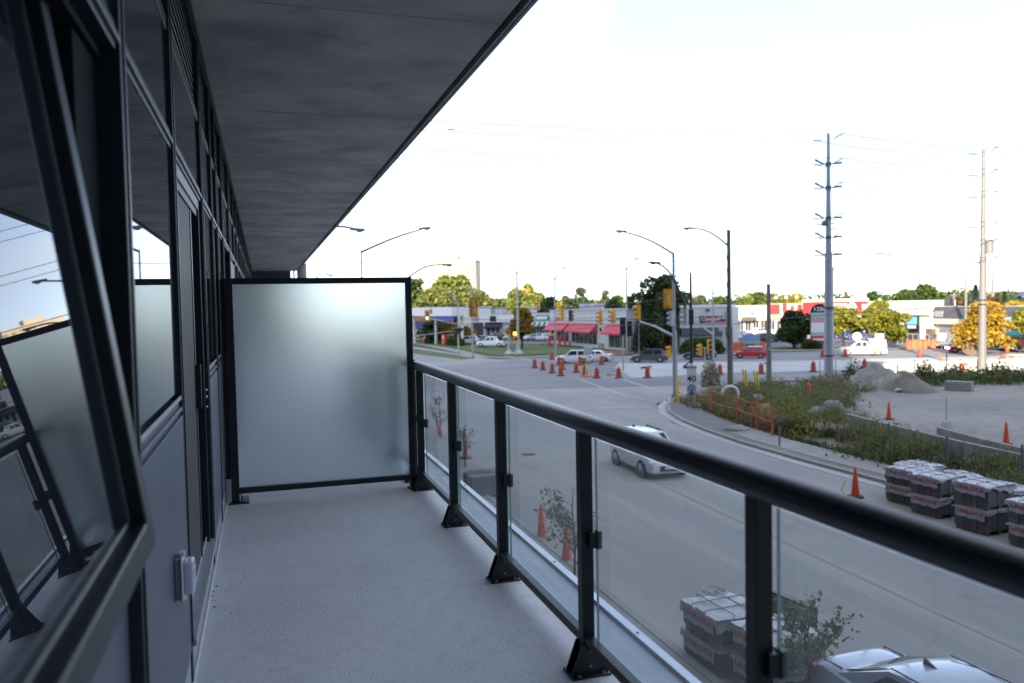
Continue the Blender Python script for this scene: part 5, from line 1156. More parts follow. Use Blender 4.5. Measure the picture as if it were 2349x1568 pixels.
car_px('sedan', whitec, 'white sedan close behind the white crossover', 1334, 1395, 831, name='car')
car_px('suv', greyc, 'dark grey crossover on the far lanes left of the steel corner pole', 1448, 1531, 833, name='car')
car_px('hatch', navyc, 'navy car partly hidden by the black pole', 1569, 1640, 826, name='car')
car_px('hatch', redc, 'red hatchback between the wooden pole and the short grey pole', 1686, 1758, 823, name='car')
car_px('cap', whitec, 'sunlit white pickup with a tall rear cap', 1934, 2022, 817, cat='pickup truck', name='pickup_truck')
car_px('suv', redc, 'red car with lit headlights beside the sunlit steel pole', 2180, 2250, 811, name='car', lights_on=True)
car_px('pickup', whitec, 'white pickup parked nose left beyond the grass', 1092, 1166, 797, cat='pickup truck', name='pickup_truck')
# cars on the car parks, most only a few pixels big
for (kd, pt, lb, u, v, d, yw, nm) in [
    ('suv', whitec, 'white crossover just left of the parked white pickup', 1073, 786, 158, 170, 0), ('sedan', slv2, 'grey sedan behind the parked white pickup', 1103, 780, 165, 175, 0), ('van', whitec, 'white van behind the left hedge block', 1043, 782, 165, 160, 0),
    ('suv', blackc, 'black crossover behind the roof of the white pickup', 1135, 776, 172, 190, 0), ('sedan', slv2, 'pale sedan nosed in by the mustard locust trunk', 1218, 780, 168, 215, 0), ('suv', slv2, 'silver crossover beside the red bollards', 1250, 780, 165, 230, 0),
    ('sedan', navyc, 'dark sedan between the two silver cars', 1236, 778, 172, 220, 0), ('hatch', slv2, 'small silver car left of the pale lamp pole', 1171, 778, 172, 200, 0),
    ('sedan', whitec, 'sunlit white sedan beside the fuel pumps', 985, 776, 195, 190, 1), ('suv', blackc, 'dark crossover with red tail light at the fuel pumps', 958, 776, 190, 170, 1), ('suv', slv2, 'silver crossover in front of the left hedge block', 1010, 778, 175, 175, 0),
    ('suv', blackc, 'black crossover left of the short grey pole', 1750, 784, 150, 195, 1), ('sedan', blackc, 'black sedan right of the short grey pole', 1776, 782, 152, 200, 1), ('sedan', slv2, 'pale blue sedan parked in front of the restaurant side', 1712, 777, 160, 215, 0),
    ('hatch', navyc, 'dark blue hatchback beneath the dark round tree', 1793, 776, 165, 190, 1), ('sedan', whitec, 'bright white sedan in the middle of the east car park', 1770, 770, 175, 200, 1), ('suv', whitec, 'white crossover near the cream plaza doors', 1735, 768, 180, 220, 1),
    ('hatch', slv2, 'silver hatchback left of the round topped sign', 1845, 779, 158, 185, 1), ('suv', slv2, 'grey crossover behind the round dark tree trunk', 1826, 778, 160, 180, 1), ('sedan', slv2, 'grey sedan by the restaurant side wall', 1698, 770, 172, 220, 0),
    ('hatch', bluec, 'bright blue hatchback seen under the left locust', 1958, 776, 160, 185, 1), ('sedan', navyc, 'dark sedan behind the white pickup cap', 2010, 779, 152, 190, 1), ('sedan', slv2, 'grey sedan under the wide locust', 2040, 780, 152, 185, 1), ('suv', bluec, 'blue crossover on the left under the spreading locust', 1930, 774, 165, 180, 1),
    ('suv', blackc, 'black crossover at the right below the teal awning', 2328, 772, 128, 190, 1), ('sedan', slv2, 'silver sedan at the right edge below the teal awning', 2346, 776, 126, 190, 1), ('sedan', whitec, 'white sedan half hidden under the orange gold tree', 2190, 778, 132, 185, 1)]:
    a = AT(u, v, d); make_car(kd, pt, lb, loc=(a.x, a.y, 0), rz=R(yw-13), group='cars parked at the %s shops' % ('far' if nm else 'left'))
# the two close cars
SD = G(1958, 1490, 1.0)
make_car('sedan', silver, 'silver sedan seen from above at the bottom right', loc=(SD.x, SD.y-2.3, 0), rz=R(-88), name='car', detail=True)
make_car('suv', whitec, 'white crossover driving on the near street below the handrail', loc=(15.9, 31.2, 0), rz=R(-93), name='car', detail=True)

# ------------------------------------------------------------------ cones, barrels
def cone_parts(root, h=1.05, s=1):
    MB().lathe([(.155, .03), (.125, .32), (.095, .62), (.06, .96), (.035, h), (.02, h+.0)], n=16).build('cone', orange_m, root, smooth='angle')
    MB().lathe([(.30, 0), (.30, .045), (.17, .06)], n=8).build('base', rubber, root)
    for z0, z1 in ((.60, .70), (.78, .86)):
        r = lambda z: .157-.1225*(z-.03)/(.96-.03)+.006
        MB().lathe([(r(z0), z0), (r(z1), z1)], n=16).build('band', refl_w, root, smooth='angle')
    MB().cyl((0, 0, h), (0, 0, h+.06), .022, .03, 8).build('grip', orange_m, root)
first = None
for (u, v, lb, tilt, fix) in [
    (1962, 1142, 'slim orange cone beside the stacked pallets with yellow tape', 0, None), (2039, 963, 'orange cone in the middle of the gravel lot', 0, None), (2308, 1020, 'orange cone at the right side of the gravel lot', 0, None),
    (1243, 1240, 'orange cone on the near pavement left of the first sapling', 0, None), (1301, 1294, 'orange cone standing behind the near sapling', 0, None), (1012, 1004, 'leaning orange cone beside the farthest sapling', .25, None), (1068, 1052, 'orange cone under the second sapling', 0, None)]:
    p = G(u, v); r = empty('traffic_cone', (p.x, p.y, .02), 0, lb, 'traffic cone', 'slim orange cones'); r.rotation_euler = (0, -tilt, .3)
    if first is None: cone_parts(r); first = r
    else:
        for c in first.children: inst(c, r)
tp = MB(); 
p = G(1962, 1142)
o = MB().tube([(p.x-.1, p.y, .85), (p.x-.5, p.y-.1, .7), (p.x-.62, p.y, .35), (p.x-.45, p.y-.1, .05)], .02, 5).build('caution_tape', yellow_g); tag(o, 'loose yellow tape hanging off the slim cone by the pallets', 'tape')
first = None
BL = [(Z4(1440, 1372), 'leftmost orange barrel of the junction row'), (Z4(1528, 1395), 'second orange barrel from the left in the junction row'), (Z4(1627, 1425), 'third barrel from the left, standing on a grey foot'), (Z4(1720, 1455), 'fourth barrel, nearest of the left group'),
      (Z4(1622, 1282), 'lone barrel on the kerb behind the junction row'), (Z4(1700, 1345), 'left barrel of the pair at the white crossover nose'), (Z4(1738, 1388), 'right barrel of the pair at the white crossover nose'), (Z4(1885, 1420), 'barrel below the white crossover rear door'), (Z4(1925, 1340), 'barrel right beside the white crossover door'),
      (Z4(1975, 1450), 'barrel beside the small orange frame stand'), (Z4(2105, 1480), 'nearest barrel right of the frame stand'), (Z4(2155, 1335), 'barrel in front of the white sedan'), (Z5(290, 1493), 'barrel at the foot of the grey pedestal post'), (Z5(550, 1490), 'barrel between the pedestal post and steel corner pole'),
      (Z5(1578, 1455), 'barrel left of the short grey pole'), (Z6(130, 1295), 'barrel on the asphalt left of the tallest steel pole'), (Z6(632, 1270), 'barrel standing alone right of the tallest steel pole'), (Z6(445, 1147), 'barrel at the front wheel of the white pickup with cap'), (Z6(740, 1137), 'barrel at the rear wheel of the white pickup with cap'),
      (Z6(220, 1152), 'barrel just left of the tallest steel pole shaft'), (Z6(1180, 1150), 'barrel on the barrier line before the red car'), (Z6(2030, 1102), 'barrel on the sunlit barrier right of the sunlit pole'), (Z6(1985, 1220), 'barrel in front of the barrier right of the sunlit pole'), (Z6(1585, 1318), 'barrel half hidden in the weeds left of the sunlit pole'), (Z5(1205, 1462), 'faded barrel behind the orange fence')]
def barrel_parts(r):
    MB().lathe([(.27, .05), (.26, .30), (.25, .30), (.24, .55), (.23, .55), (.22, .80), (.20, .80), (.18, 1.0), (.08, 1.06)], n=14).build('body', barrel_m, r, smooth='angle')
    for z, q in ((.22, .268), (.47, .252), (.72, .236)): MB().lathe([(q, z), (q-.004, z+.10)], n=14).build('band', barrel_b, r, smooth='angle')
    MB().lathe([(.46, 0), (.44, .06), (.28, .08)], n=10).build('base', rubber, r); MB().box(-.06, .06, -.02, .02, 1.04, 1.12).build('handle', rubber, r)
for (uv, lb) in BL:
    p = G(*uv); r = empty('construction_barrel', (p.x, p.y, .016), rnd.uniform(0, 3), lb, 'construction barrel', 'orange construction barrels')
    if first is None: barrel_parts(r); first = r
    else:
        for c in first.children: inst(c, r)
r = empty('construction_barrel', (G(*Z6(1860, 1395)).x, G(*Z6(1860, 1395)).y, .3), 0, 'fallen barrel lying in the weeds at the right', 'construction barrel', 'orange construction barrels'); r.rotation_euler = (R(80), 0, R(60))
for c in first.children: inst(c, r)
for (uv, lb, h) in [((1856, 912), 'plain orange marker post at the corner of the gravel lot', 1.0), (Z6(1378, 1232), 'plain orange cone before the sunlit barrier', 1.1)]:
    p = G(*uv); r = empty('marker_post', pole_base(p), 0, lb, 'marker'); MB().lathe([(.20, 0), (.13, h*.8), (.12, h)], n=10).build('marker', orange_m, r, smooth='angle')
p = G(*Z4(2012, 1462)); r = empty('frame_stand', pole_base(p), 0, 'small folding stand with yellow legs and orange feet among the barrels', 'stand')
for dx_ in (-.3, .3): MB().cyl((dx_, 0, 0), (dx_*.4, 0, 2.2), .05, n=6).build('leg', yellow_g if dx_ < 0 else conc_w, r)
MB().box(-.45, .45, -.1, .1, 2.2, 3.0).build('grey_box', hvac, r, bevel=.03); MB().box(-.8, .8, -.4, .4, 0, .12).build('foot', orange_m, r, bevel=.03)
for (u0, u1, vb, h, lb) in [(1681, 1757, 806, 1.3, 'orange mesh fence behind the red hatchback'), (2078, 2132, 803, 1.4, 'left piece of orange mesh fence before the arched shop'), (2133, 2215, 800, 1.3, 'long orange mesh fence before the grey wall'), (2250, 2299, 799, 1.3, 'orange mesh fence right of the sunlit steel pole'), (1478, 1530, 806, 1.6, 'red orange mesh below the spruce')]:
    a, b_ = G(u0, vb), G(u1, vb-3); r = empty('mesh_fence', a, yaw_of(a, b_), lb, 'mesh fence', 'orange mesh fences'); Lf = (b_-a).length; n_ = 14; m = MB(); 
    m.add([(Lf*k/n_, .15*math.sin(k*1.9), z) for z in (.05, h) for k in range(n_+1)], [(k, k+1, n_+2+k, n_+1+k) for k in range(n_)])
    m.build('mesh', mat('mesh_orange', (.72, .16, .07), .7, var=.2, scale=2), r, fixn=False)
    for k in range(0, 15, 3): MB().cyl((Lf*k/n_, 0, 0), (Lf*k/n_, 0, h+.15), .04, n=6).build('stake', wood, r)
m = MB()
sheet('mulch_bank', [G(1376, 806), G(1440, 803), G(1530, 800), G(1540, 810), G(1450, 814), G(1385, 814)], .05, mat2('mulch', (.22, .11, .05), (.32, .17, .08), (.14, .08, .04), .5, 3, .5, bump=.4))
# bollards at the white shop
for i, u in enumerate((1230+31, 1272, 1284, 1296)):
    p = G(u, 796); r = empty('bollard', pole_base(p), 0, ['first', 'second', 'third', 'fourth'][i]+' red bollard from the left before the white corner shop', 'bollard', 'red bollards'); MB().cyl((0, 0, 0), (0, 0, 2.0), .22, n=8).build('post', redp, r, smooth='angle')
# low concrete barriers and blocks
def barrier(label, a, b, h=.85, w=.6, mt=conc_w, name='concrete_barrier', group=None):
    a, b = Vector(a), Vector(b); L = (b-a).length; r = empty(name, (a.x, a.y, 0), yaw_of(a, b), label, 'barrier', group)
    pf = [(-w/2, 0), (-w/2, .08), (-w*.28, h*.35), (-w*.2, h), (w*.2, h), (w*.28, h*.35), (w/2, .08), (w/2, 0)]
    MB().slab([(0, y, z) for y, z in pf], L).build('barrier_body', mt, r, bevel=.02)
    o = LAST[0]; o.location = (0, 0, 0)
    xs = [v.co.x for v in o.data.vertices]
    if min(xs) < -.1: o.location = (L, 0, 0)
    for k in (.25, .72): MB().box(L*k, L*k+.35, -w/2-.012, -w/2+.05, .02, .10).build('drain_notch', dark_store, r)
    return r
br = [G(u, v) for u, v in ((1990, 853), (2060, 856), (2130, 854), (2200, 852), (2262, 850), (2322, 847), (2400, 846), (2480, 843))]
for i, (a, b_) in enumerate(zip(br[:-1], br[1:])):
    barrier('sunlit white road barrier, number %s from the left' % ['one', 'two', 'three', 'four', 'five', 'six', 'seven'][i], a, a+(b_-a)*.97, 1.05, .65, group='white road barriers in sun')
ed = [(30.9, 36.5), (30.2, 33.2), (29.6, 30.0), (29.1, 26.9), (28.8, 23.8)]
for i, (a, b_) in enumerate(zip(ed[:-1], ed[1:])): barrier(['farthest', 'second', 'third', 'nearest'][i]+' grey concrete barrier along the weeds of the gravel lot', Vector((*a, 0)), Vector((*b_, 0))+Vector((0, .12, 0)), .95, .5, conc_b, group='grey barriers along the lot')
for i, (a, b_) in enumerate([((31.4, 30.6), (30.4, 27)), ((30.4, 26.8), (29.7, 23))]): barrier(['rear left', 'rear right'][i]+' grey barrier standing behind the first row in the lot', Vector((*a, 0)), Vector((*b_, 0)), .95, .5, conc_b, group='grey barriers behind the first row')
p = G(2200, 897); r = empty('concrete_block', pole_base(p), R(-60), 'pale concrete block beside the gravel pile', 'concrete block'); MB().box(-.95, .95, -.4, .4, 0, .75).build('block', walk, r, bevel=.04)
for (u, v, w_, h_, mt_, lb) in [(1402, 862, .9, .25, hvac, 'low grey sign base on the concrete median'), (1577, 846, .8, .35, black, 'short black pipe offcut on the concrete median'), (1760, 836, .7, .15, conc_b, 'small grey cover on the concrete median'), (1480, 846, 1.2, .1, dark_store, 'flat dark plate on the concrete median')]:
    p = G(u, v); r = empty('site_debris', (p.x, p.y, .016), R(rnd.uniform(-40, 40)), lb, 'site debris'); MB().box(-w_/2, w_/2, -.3, .3, 0, h_).build('body', mt_, r, bevel=.05); MB().bar((-w_*.4, 0, h_), (w_*.6, .1, h_*2.2), .12, .12).build('arm', mt_, r)
# cable reel by the sunlit pole
p = G(2232, 816); r = empty('cable_reel', (p.x, p.y, 1.3), R(-20), 'large brown cable reel left of the sunlit steel pole', 'cable reel'); r.rotation_euler = (R(90), 0, R(-55))
reel = mat('reel_wood', (.16, .11, .085), .8, var=.2, scale=3)
for z in (-.55, .55): MB().cyl((0, 0, z-.05), (0, 0, z+.05), 1.3, n=24).build('flange', reel, r, smooth='angle')
MB().cyl((0, 0, -.5), (0, 0, .5), .8, n=20).build('drum', rubber, r, smooth='angle')
# lumber stack
p = G(2325, 838); r = empty('timber_stack', pole_base(p), R(-13), 'stack of pale timber at the right edge of the median', 'timber stack')
for k in range(4):
    for j in range(3): MB().box(0, 5, .5*j, .5*j+.4, .3*k, .3*k+.2).build('plank', mat('plank', (.5, .42, .32), .8), r)
# temporary post bases and steel posts
for (u, v, lb) in [(1972, 941, 'left white concrete foot with thin post on the gravel lot'), (2171, 985, 'right white concrete foot with thin post on the gravel lot')]:
    p = G(u, v); r = empty('post_with_foot', pole_base(p), R(30), lb, 'post', 'posts in white feet'); MB().lathe([(.34, 0), (.22, .42), (.20, .44)], n=4).build('foot', conc_w, r, bevel=.03); MB().box(-.05, .05, -.02, .02, .42, 1.75).build('post', alu, r)
for (u, vt, vb, lb) in [(2038, 972, 1048, 'leftmost steel fence post in the weeds'), (2172, 1000, 1085, 'middle steel fence post in the weeds'), (2344, 1020, 1128, 'rightmost steel fence post in the weeds'), (2171, 800, 880, 'grey post standing by the gravel pile'), (1754+34, 1010-30, 1030, 'short steel post by the goldenrod')]:
    p = G(u, vb); r = empty('fence_post', pole_base(p), 0, lb, 'fence post', 'steel fence posts'); MB().cyl((0, 0, 0), (0, 0, HZ(p, u, vt)), .045, n=8).build('post', mat('post_blue_grey', (.13, .17, .2), .6), r, smooth='angle')
rr = random.Random(5)
for i in range(13):
    u = 1880+i*36; p = G(u, 876+rr.uniform(-4, 4)); r = empty('garden_stake', pole_base(p), 0, ['leftmost', 'second', 'third', 'fourth', 'fifth', 'sixth', 'seventh', 'eighth', 'ninth', 'tenth', 'eleventh', 'twelfth', 'last'][i]+' thin dark stake in the line of weeds along the main road', 'stake', 'dark stakes along the main road'); MB().cyl((0, 0, 0), (rr.uniform(-.1, .1), 0, rr.uniform(1.4, 2.0)), .03, n=5).build('stake', rubber, r)
# orange snow fence at the corner (rails and posts)
fp = [G(u, v) for u, v in ((1556, 930), (1630, 952), (1690, 972), (1735, 990), (1772, 1006))]
sf = empty('snow_fence', fp[0], 0, 'sagging see-through orange fence around the corner weeds', 'fence'); ofen = mat('fence_orange', (.50, .12, .05), .7, var=.2)
for i, p in enumerate(fp): q = p-fp[0]; MB().box(q.x-.04, q.x+.04, q.y-.04, q.y+.04, 0, 1.75).build('post', ofen if i else yellow_g, sf)
for a, b_ in zip(fp[:-1], fp[1:]):
    a, b_ = a-fp[0], b_-fp[0]
    for z in (.15, .9, 1.6): MB().tube(sag((a.x, a.y, z), (b_.x, b_.y, z), .08, 6), .03, 4).build('rail', ofen, sf)
m = MB()
for a, b_ in zip(fp[:-1], fp[1:]):
    a, b_ = a-fp[0], b_-fp[0]; n_ = 9
    for k in range(n_): 
        t = (k+.5)/n_; q = a.lerp(b_, t); m.box(q.x-.004, q.x+.004, q.y-.004, q.y+.004, .15, 1.58)
    for z in [.4, .65, 1.15, 1.4]: m.bar((a.x, a.y, z), (b_.x, b_.y, z), .006, .006)
m.build('netting', ofen, sf, kind='stuff')
# white ring and debris
p = G(1675, 935); r = empty('life_ring_shape', (p.x, p.y, .9), 0, 'white plastic ring leaning on the wooden pole foot', 'ring'); MB().tube([(0, .55*math.cos(k*.35), .55*math.sin(k*.35)) for k in range(14)], .11, 8).build('ring', refl_w, r, smooth=True); r.rotation_euler = (0, 0, R(70))

# ------------------------------------------------------------------ gravel piles, boulders
def pile(label, p, w, h, mt, seed, name='gravel_pile', cat='gravel pile'):
    r2 = random.Random(seed); n, k = 28, 12; vs = [(0, 0, h)]; fs = []
    for i in range(1, k+1):
        f = i/k
        for j in range(n):
            a = 6.2832*j/n; rad = w*f*(1+.22*math.sin(2*a+seed)+.1*math.sin(5*a))*(1+r2.uniform(-.04, .04)); z = h*(1-f**1.25)*(1+r2.uniform(-.12, .12)); vs.append((rad*math.cos(a), rad*math.sin(a), max(z, 0) if i < k else -.05))
    for j in range(n): fs.append((0, 1+j, 1+(j+1) % n))
    for i in range(k-1):
        for j in range(n): fs.append((1+i*n+j, 1+(i+1)*n+j, 1+(i+1)*n+(j+1) % n, 1+i*n+(j+1) % n))
    m = MB(); m.add(vs, fs); o = m.build(name, mt, None, smooth=True); o.location = (p.x, p.y, 0); tag(o, label, cat); return o
pm_ = mat2('pile_gravel', (.22, .205, .18), (.36, .34, .31), (.5, .5, .48), .6, 4, .6, bump=.7, bscale=9)
pile('tall pale gravel pile with rubble on top', G(2040, 893)+Vector((0, 1.5, 0)), 2.6, 1.9, pm_, 3); pile('browner gravel pile touching the pale one', G(2100, 899)+Vector((0, .8, 0)), 2.1, 1.35, mat2('pile_brown', (.17, .15, .125), (.25, .225, .19), (.12, .1, .08), .6, 4, .5, bump=.7, bscale=9), 5)
for i, (u, v, s, lb) in enumerate([(2073, 876, .35, 'white stone slab on the gravel pile'), (2062, 893, .25, 'small pale stone at the foot of the gravel pile'), (2090, 885, .22, 'pale broken stone on the gravel pile')]):
    p = G(u, v+8); m = MB(); m.blob((0, 0, 0), s*1.3, s, s*.5, 8, 5, .25); o = m.build('stone', conc_w); o.location = (p.x, p.y, 1.1 if i != 1 else .2); tag(o, lb, 'stone')
for i, (u, v, w_, h_, lb) in enumerate([(1880, 962, .95, .7, 'large grey blue boulder above the goldenrod'), (1912, 955, .8, .9, 'dark upright boulder right of the large one'), (1905, 995, 1.3, .55, 'long pale boulder in the weeds'), (1735, 930, .6, .7, 'pale boulder behind the yellow guards'), (1760, 945, .5, .5, 'small pale boulder by the fence end'), (1690, 992, .8, .35, 'flat rubble piece at the pavement edge')]):
    p = G(u, v); m = MB(); m.blob((0, 0, h_*.4), w_, w_*.8, h_*.7, 12, 8, .12); o = m.build('boulder', mat('boulder', (.22, .235, .24), .9, var=.25, scale=2, bump=.4) if i < 2 else conc_b, None, smooth=True); o.location = (p.x, p.y, 0); tag(o, lb, 'boulder')

# ------------------------------------------------------------------ weeds, goldenrod, grass tufts
def weeds(name, pts, mt, h, n_each, spread, leafs, seed, blade=False):
    r2 = random.Random(seed); m = MB()
    for (x, y, hs, ds) in pts:
        for k in range(int(n_each*ds)):
            cx, cy = x+r2.gauss(0, spread), y+r2.gauss(0, spread); hh = h*hs*r2.uniform(.35, 1.1)
            if blade:
                a = r2.uniform(0, 6.28); dx, dy = math.cos(a)*.024, math.sin(a)*.024; lx, ly = r2.gauss(0, .14)*hh, r2.gauss(0, .14)*hh; i = len(m.v)
                m.v += [(cx-dx, cy-dy, 0), (cx+dx, cy+dy, 0), (cx+lx+dx*.3, cy+ly+dy*.3, hh)]; m.f.append((i, i+1, i+2))
            for q in range(3 if blade else 1): leafquad(m, Vector((cx+r2.gauss(0, .06), cy+r2.gauss(0, .06), max(.02, hh*r2.uniform(.1, 1)**.8))), leafs, r2)
    return m.build(name, mt, None, fixn=False, kind='stuff')
r3 = random.Random(11)
strip = []
for k in range(300):
    y = r3.uniform(17, 51); xw0 = 25.4 if y < 30 else 25.5+(y-30)*.13; xw1 = (28.7 if y < 26 else 28.7+(y-26)*.33) if y < 42 else 34+(y-42)*1.0
    xw1 = min(xw1, 42); t = r3.random(); strip.append((xw0+(xw1-xw0)*t**.8+.1, y, (1-.35*t)*r3.uniform(.45, 1.25), r3.choice((.3, 1, 1.6))))
along = []
for k in range(230):
    s_ = r3.uniform(33, 140); q = MR(s_, r3.uniform(62.5, 67.5)); along.append((q.x, q.y, r3.uniform(.4, 1.1), 1 if s_ > 40 else .7))
corner = [(r3.uniform(28, 46), r3.uniform(44, 57), r3.uniform(.4, 1.0), 1) for k in range(150)]
corner = [c for c in corner if c[1] < 50+(c[0]-28)*.75 and c[1] > 36+(c[0]-28)*.9 and c[1] < 59]
weeds('green_weeds', strip, LM['weedd'], .75, 26, .42, .075, 1, True); weeds('tall_straw_weeds', strip[::3], LM['weed'], 1.5, 55, .3, .055, 2, True); weeds('straw_grass', corner+strip[::2], LM['straw'], 1.15, 40, .45, .045, 3, True)
weeds('roadside_weeds', along, LM['weedd'], 1.3, 30, .6, .12, 4, True); weeds('roadside_straw', along[::2], LM['weed'], 1.5, 30, .7, .1, 5, True); weeds('corner_weeds', corner, LM['weed'], 1.0, 40, .6, .09, 6, True)
weeds('goldenrod_flowers', [(c[0], c[1], 1, .5) for c in strip[::40]]+[(p_.x, p_.y, 1, 4) for p_ in (G(1795, 965), G(1810, 972), G(1828, 950), G(1830, 1000), G(1750, 958), G(1735, 962), G(1765, 968), G(1870, 1010), G(1940, 1005), G(2030, 1020), G(1845, 985))], LM['goldenrod'], 1.35, 22, .32, .07, 7)
weeds('kerb_ground_ivy', [(25.55+r3.uniform(0, .5)+(0 if y < 30 else (y-30)*.13), y, .35, 1) for y in [17+.23*k for k in range(145)]], LM['green'], .6, 26, .22, .08, 8)
for i, (u, v, w_, h_, kd, lb) in enumerate([(1960, 878, 60, 2.0, 'weedd', 'leafy bush left of the pale gravel pile'), (1905, 888, 110, 1.4, 'straw', 'round brown bush at the foot of the tallest steel pole'), (2120, 868, 50, 1.7, 'weedd', 'bush behind the pale concrete block'), (2200, 868, 70, 1.6, 'weed', 'olive bush right of the concrete block'), (2290, 866, 60, 1.6, 'weed', 'tall olive bush at the right behind the fallen barrel'), (1630, 880, 46, 2.3, 'straw', 'tall grey brown bush behind the orange corner fence')]):
    p = G(u, v+8); D = math.hypot(p.x, p.y); w = w_/1821*D; m = MB(); r2 = random.Random(i)
    for k in range(900):
        d = Vector((r2.gauss(0, 1), r2.gauss(0, 1), abs(r2.gauss(0, 1)))).normalized()*r2.uniform(.3, 1)**.5; leafquad(m, Vector((d.x*w/2, d.y*w/2, d.z*h_*(1+.2*math.sin(d.x*9)))), .11, r2)
    r = empty('bush', pole_base(p), 0, lb, 'bush'); m.build('foliage', LM[kd], r, fixn=False); MB().cyl((0, 0, 0), (0, 0, h_*.6), .05, .02, 6).build('stem', bark, r)
# grass tufts on the far lawn
tf = []
for k in range(1500):
    p = G(r3.uniform(960, 1440), r3.uniform(784, 818)); tf.append((p.x, p.y, .5, 1))

# ------------------------------------------------------------------ street saplings behind the glass
def sapling(label, p, h, w, seed, n=420, leaf=.055):
    r2 = random.Random(seed); root = empty('sapling', pole_base(p), 0, label, 'sapling', 'young street trees'); limbs = MB(); m = MB()
    limbs.tube([(0, 0, 0), (.03, 0, h*.4), (-.03, .02, h*.7), (0, 0, h*.95)], [.035, .028, .018, .006], 6)
    for k in range(16):
        a = r2.uniform(0, 6.28); z0 = h*r2.uniform(.25, .8); l = w*r2.uniform(.3, .55)*(1.1-.5*z0/h); e = Vector((math.cos(a)*l, math.sin(a)*l, z0+l*r2.uniform(.6, 1.2))); e.z = min(e.z, h*1.02)
        limbs.tube([(0, 0, z0), tuple((Vector((0, 0, z0))+e)/2+Vector((0, 0, -.03))), tuple(e)], [.014, .009, .003], 5)
        for q in range(n//16):
            t = r2.uniform(.3, 1.05); c = Vector((0, 0, z0)).lerp(e, t)+Vector((r2.gauss(0, .09), r2.gauss(0, .09), r2.gauss(0, .09))); leafquad(m, c, leaf, r2)
    m.build('crown', LM['sapling'], root, fixn=False); limbs.build('trunk', bark, root, smooth=True)
def sap_px(label, ub, vb, vt, w, seed, **k):
    p = G(ub, vb); sapling(label, p, max(1.5, HZ(p, ub, vt)), w, seed, **k)
sap_px('nearest sapling right of the last rail post', 1852, 1640, 1385, 1.7, 3, n=700)
sap_px('sapling beside two cones behind the rail glass', 1318, 1330, 1110, 2.1, 4, n=620)
sap_px('thin sapling over the second cone', 1066, 1070, 975, 1.3, 5, n=260); sap_px('farthest thin sapling behind the glass', 1010, 1010, 890, 1.4, 6, n=300)

# ------------------------------------------------------------------ pallets of pavers
paver_m = mat('paver_grey', (.15, .15, .155), .85, var=.18, scale=5, bump=.2); film_m = mat('film_white', (.50, .51, .54), .42, var=.16, scale=4, bump=.8, bscale=8); pal_w = mat('pallet_wood', (.28, .23, .16), .8, var=.2)
strap_m = mat('strap_dark', (.02, .03, .05), .5)
pav = MB().box(-.285, .285, -.285, .285, 0, .084).build('paver', paver_m, None, bevel=.008); PAV = pav.data; bpy.data.objects.remove(pav)
plk = MB().box(-.58, .58, -.045, .045, 0, .022).build('plank', pal_w); PLK = plk.data; bpy.data.objects.remove(plk)
blk = MB().box(-.045, .045, -.55, .55, 0, .085).build('stringer', pal_w); BLK = blk.data; bpy.data.objects.remove(blk)
def cover(r, z, seed, rag=.16, full=True):
    r2 = random.Random(seed); n = 14; vs = []; h = .62
    for i in range(n+1):
        for j in range(n+1):
            x, y = -h+2*h*i/n, -h+2*h*j/n; e = max(abs(x), abs(y))/h
            vs.append([x, y, z+.03+.035*math.sin(3*x+seed)*math.cos(4*y)+r2.uniform(-.008, .008)-(.03 if e > .9 else 0)])
    # skirt
    m = MB(); m.v = [tuple(v) for v in vs]; idx = lambda i, j: i*(n+1)+j
    m.f = [(idx(i, j), idx(i+1, j), idx(i+1, j+1), idx(i, j+1)) for i in range(n) for j in range(n)]
    edge = [(i, 0) for i in range(n+1)]+[(n, j) for j in range(1, n+1)]+[(i, n) for i in range(n-1, -1, -1)]+[(0, j) for j in range(n-1, 0, -1)]
    b0 = len(m.v); ne = len(edge)
    for row in (1, 2):
        for k, (i, j) in enumerate(edge):
            x, y, zz_ = vs[idx(i, j)]; s = 1.015; front = (j in (0,)) or (i == 0)
            drop = (rag*row*.75 if (i == 0 or j == 0 or full) else .04*row)*(1+.6*math.sin(k*.33+seed)+.25*math.sin(k*1.1+2*seed)+r2.uniform(-.15, .15))
            m.v.append((x*s+r2.uniform(-.008, .008), y*s+r2.uniform(-.008, .008), zz_-max(.02, drop)))
    ring0 = [idx(i, j) for i, j in edge]; ring1 = [b0+k for k in range(ne)]; ring2 = [b0+ne+k for k in range(ne)]
    for a, c in ((ring0, ring1), (ring1, ring2)):
        for k in range(ne): m.f.append((a[k], a[(k+1) % ne], c[(k+1) % ne], c[k]))
    return m.build('plastic_cover', film_m, r, smooth=True, fixn=False)
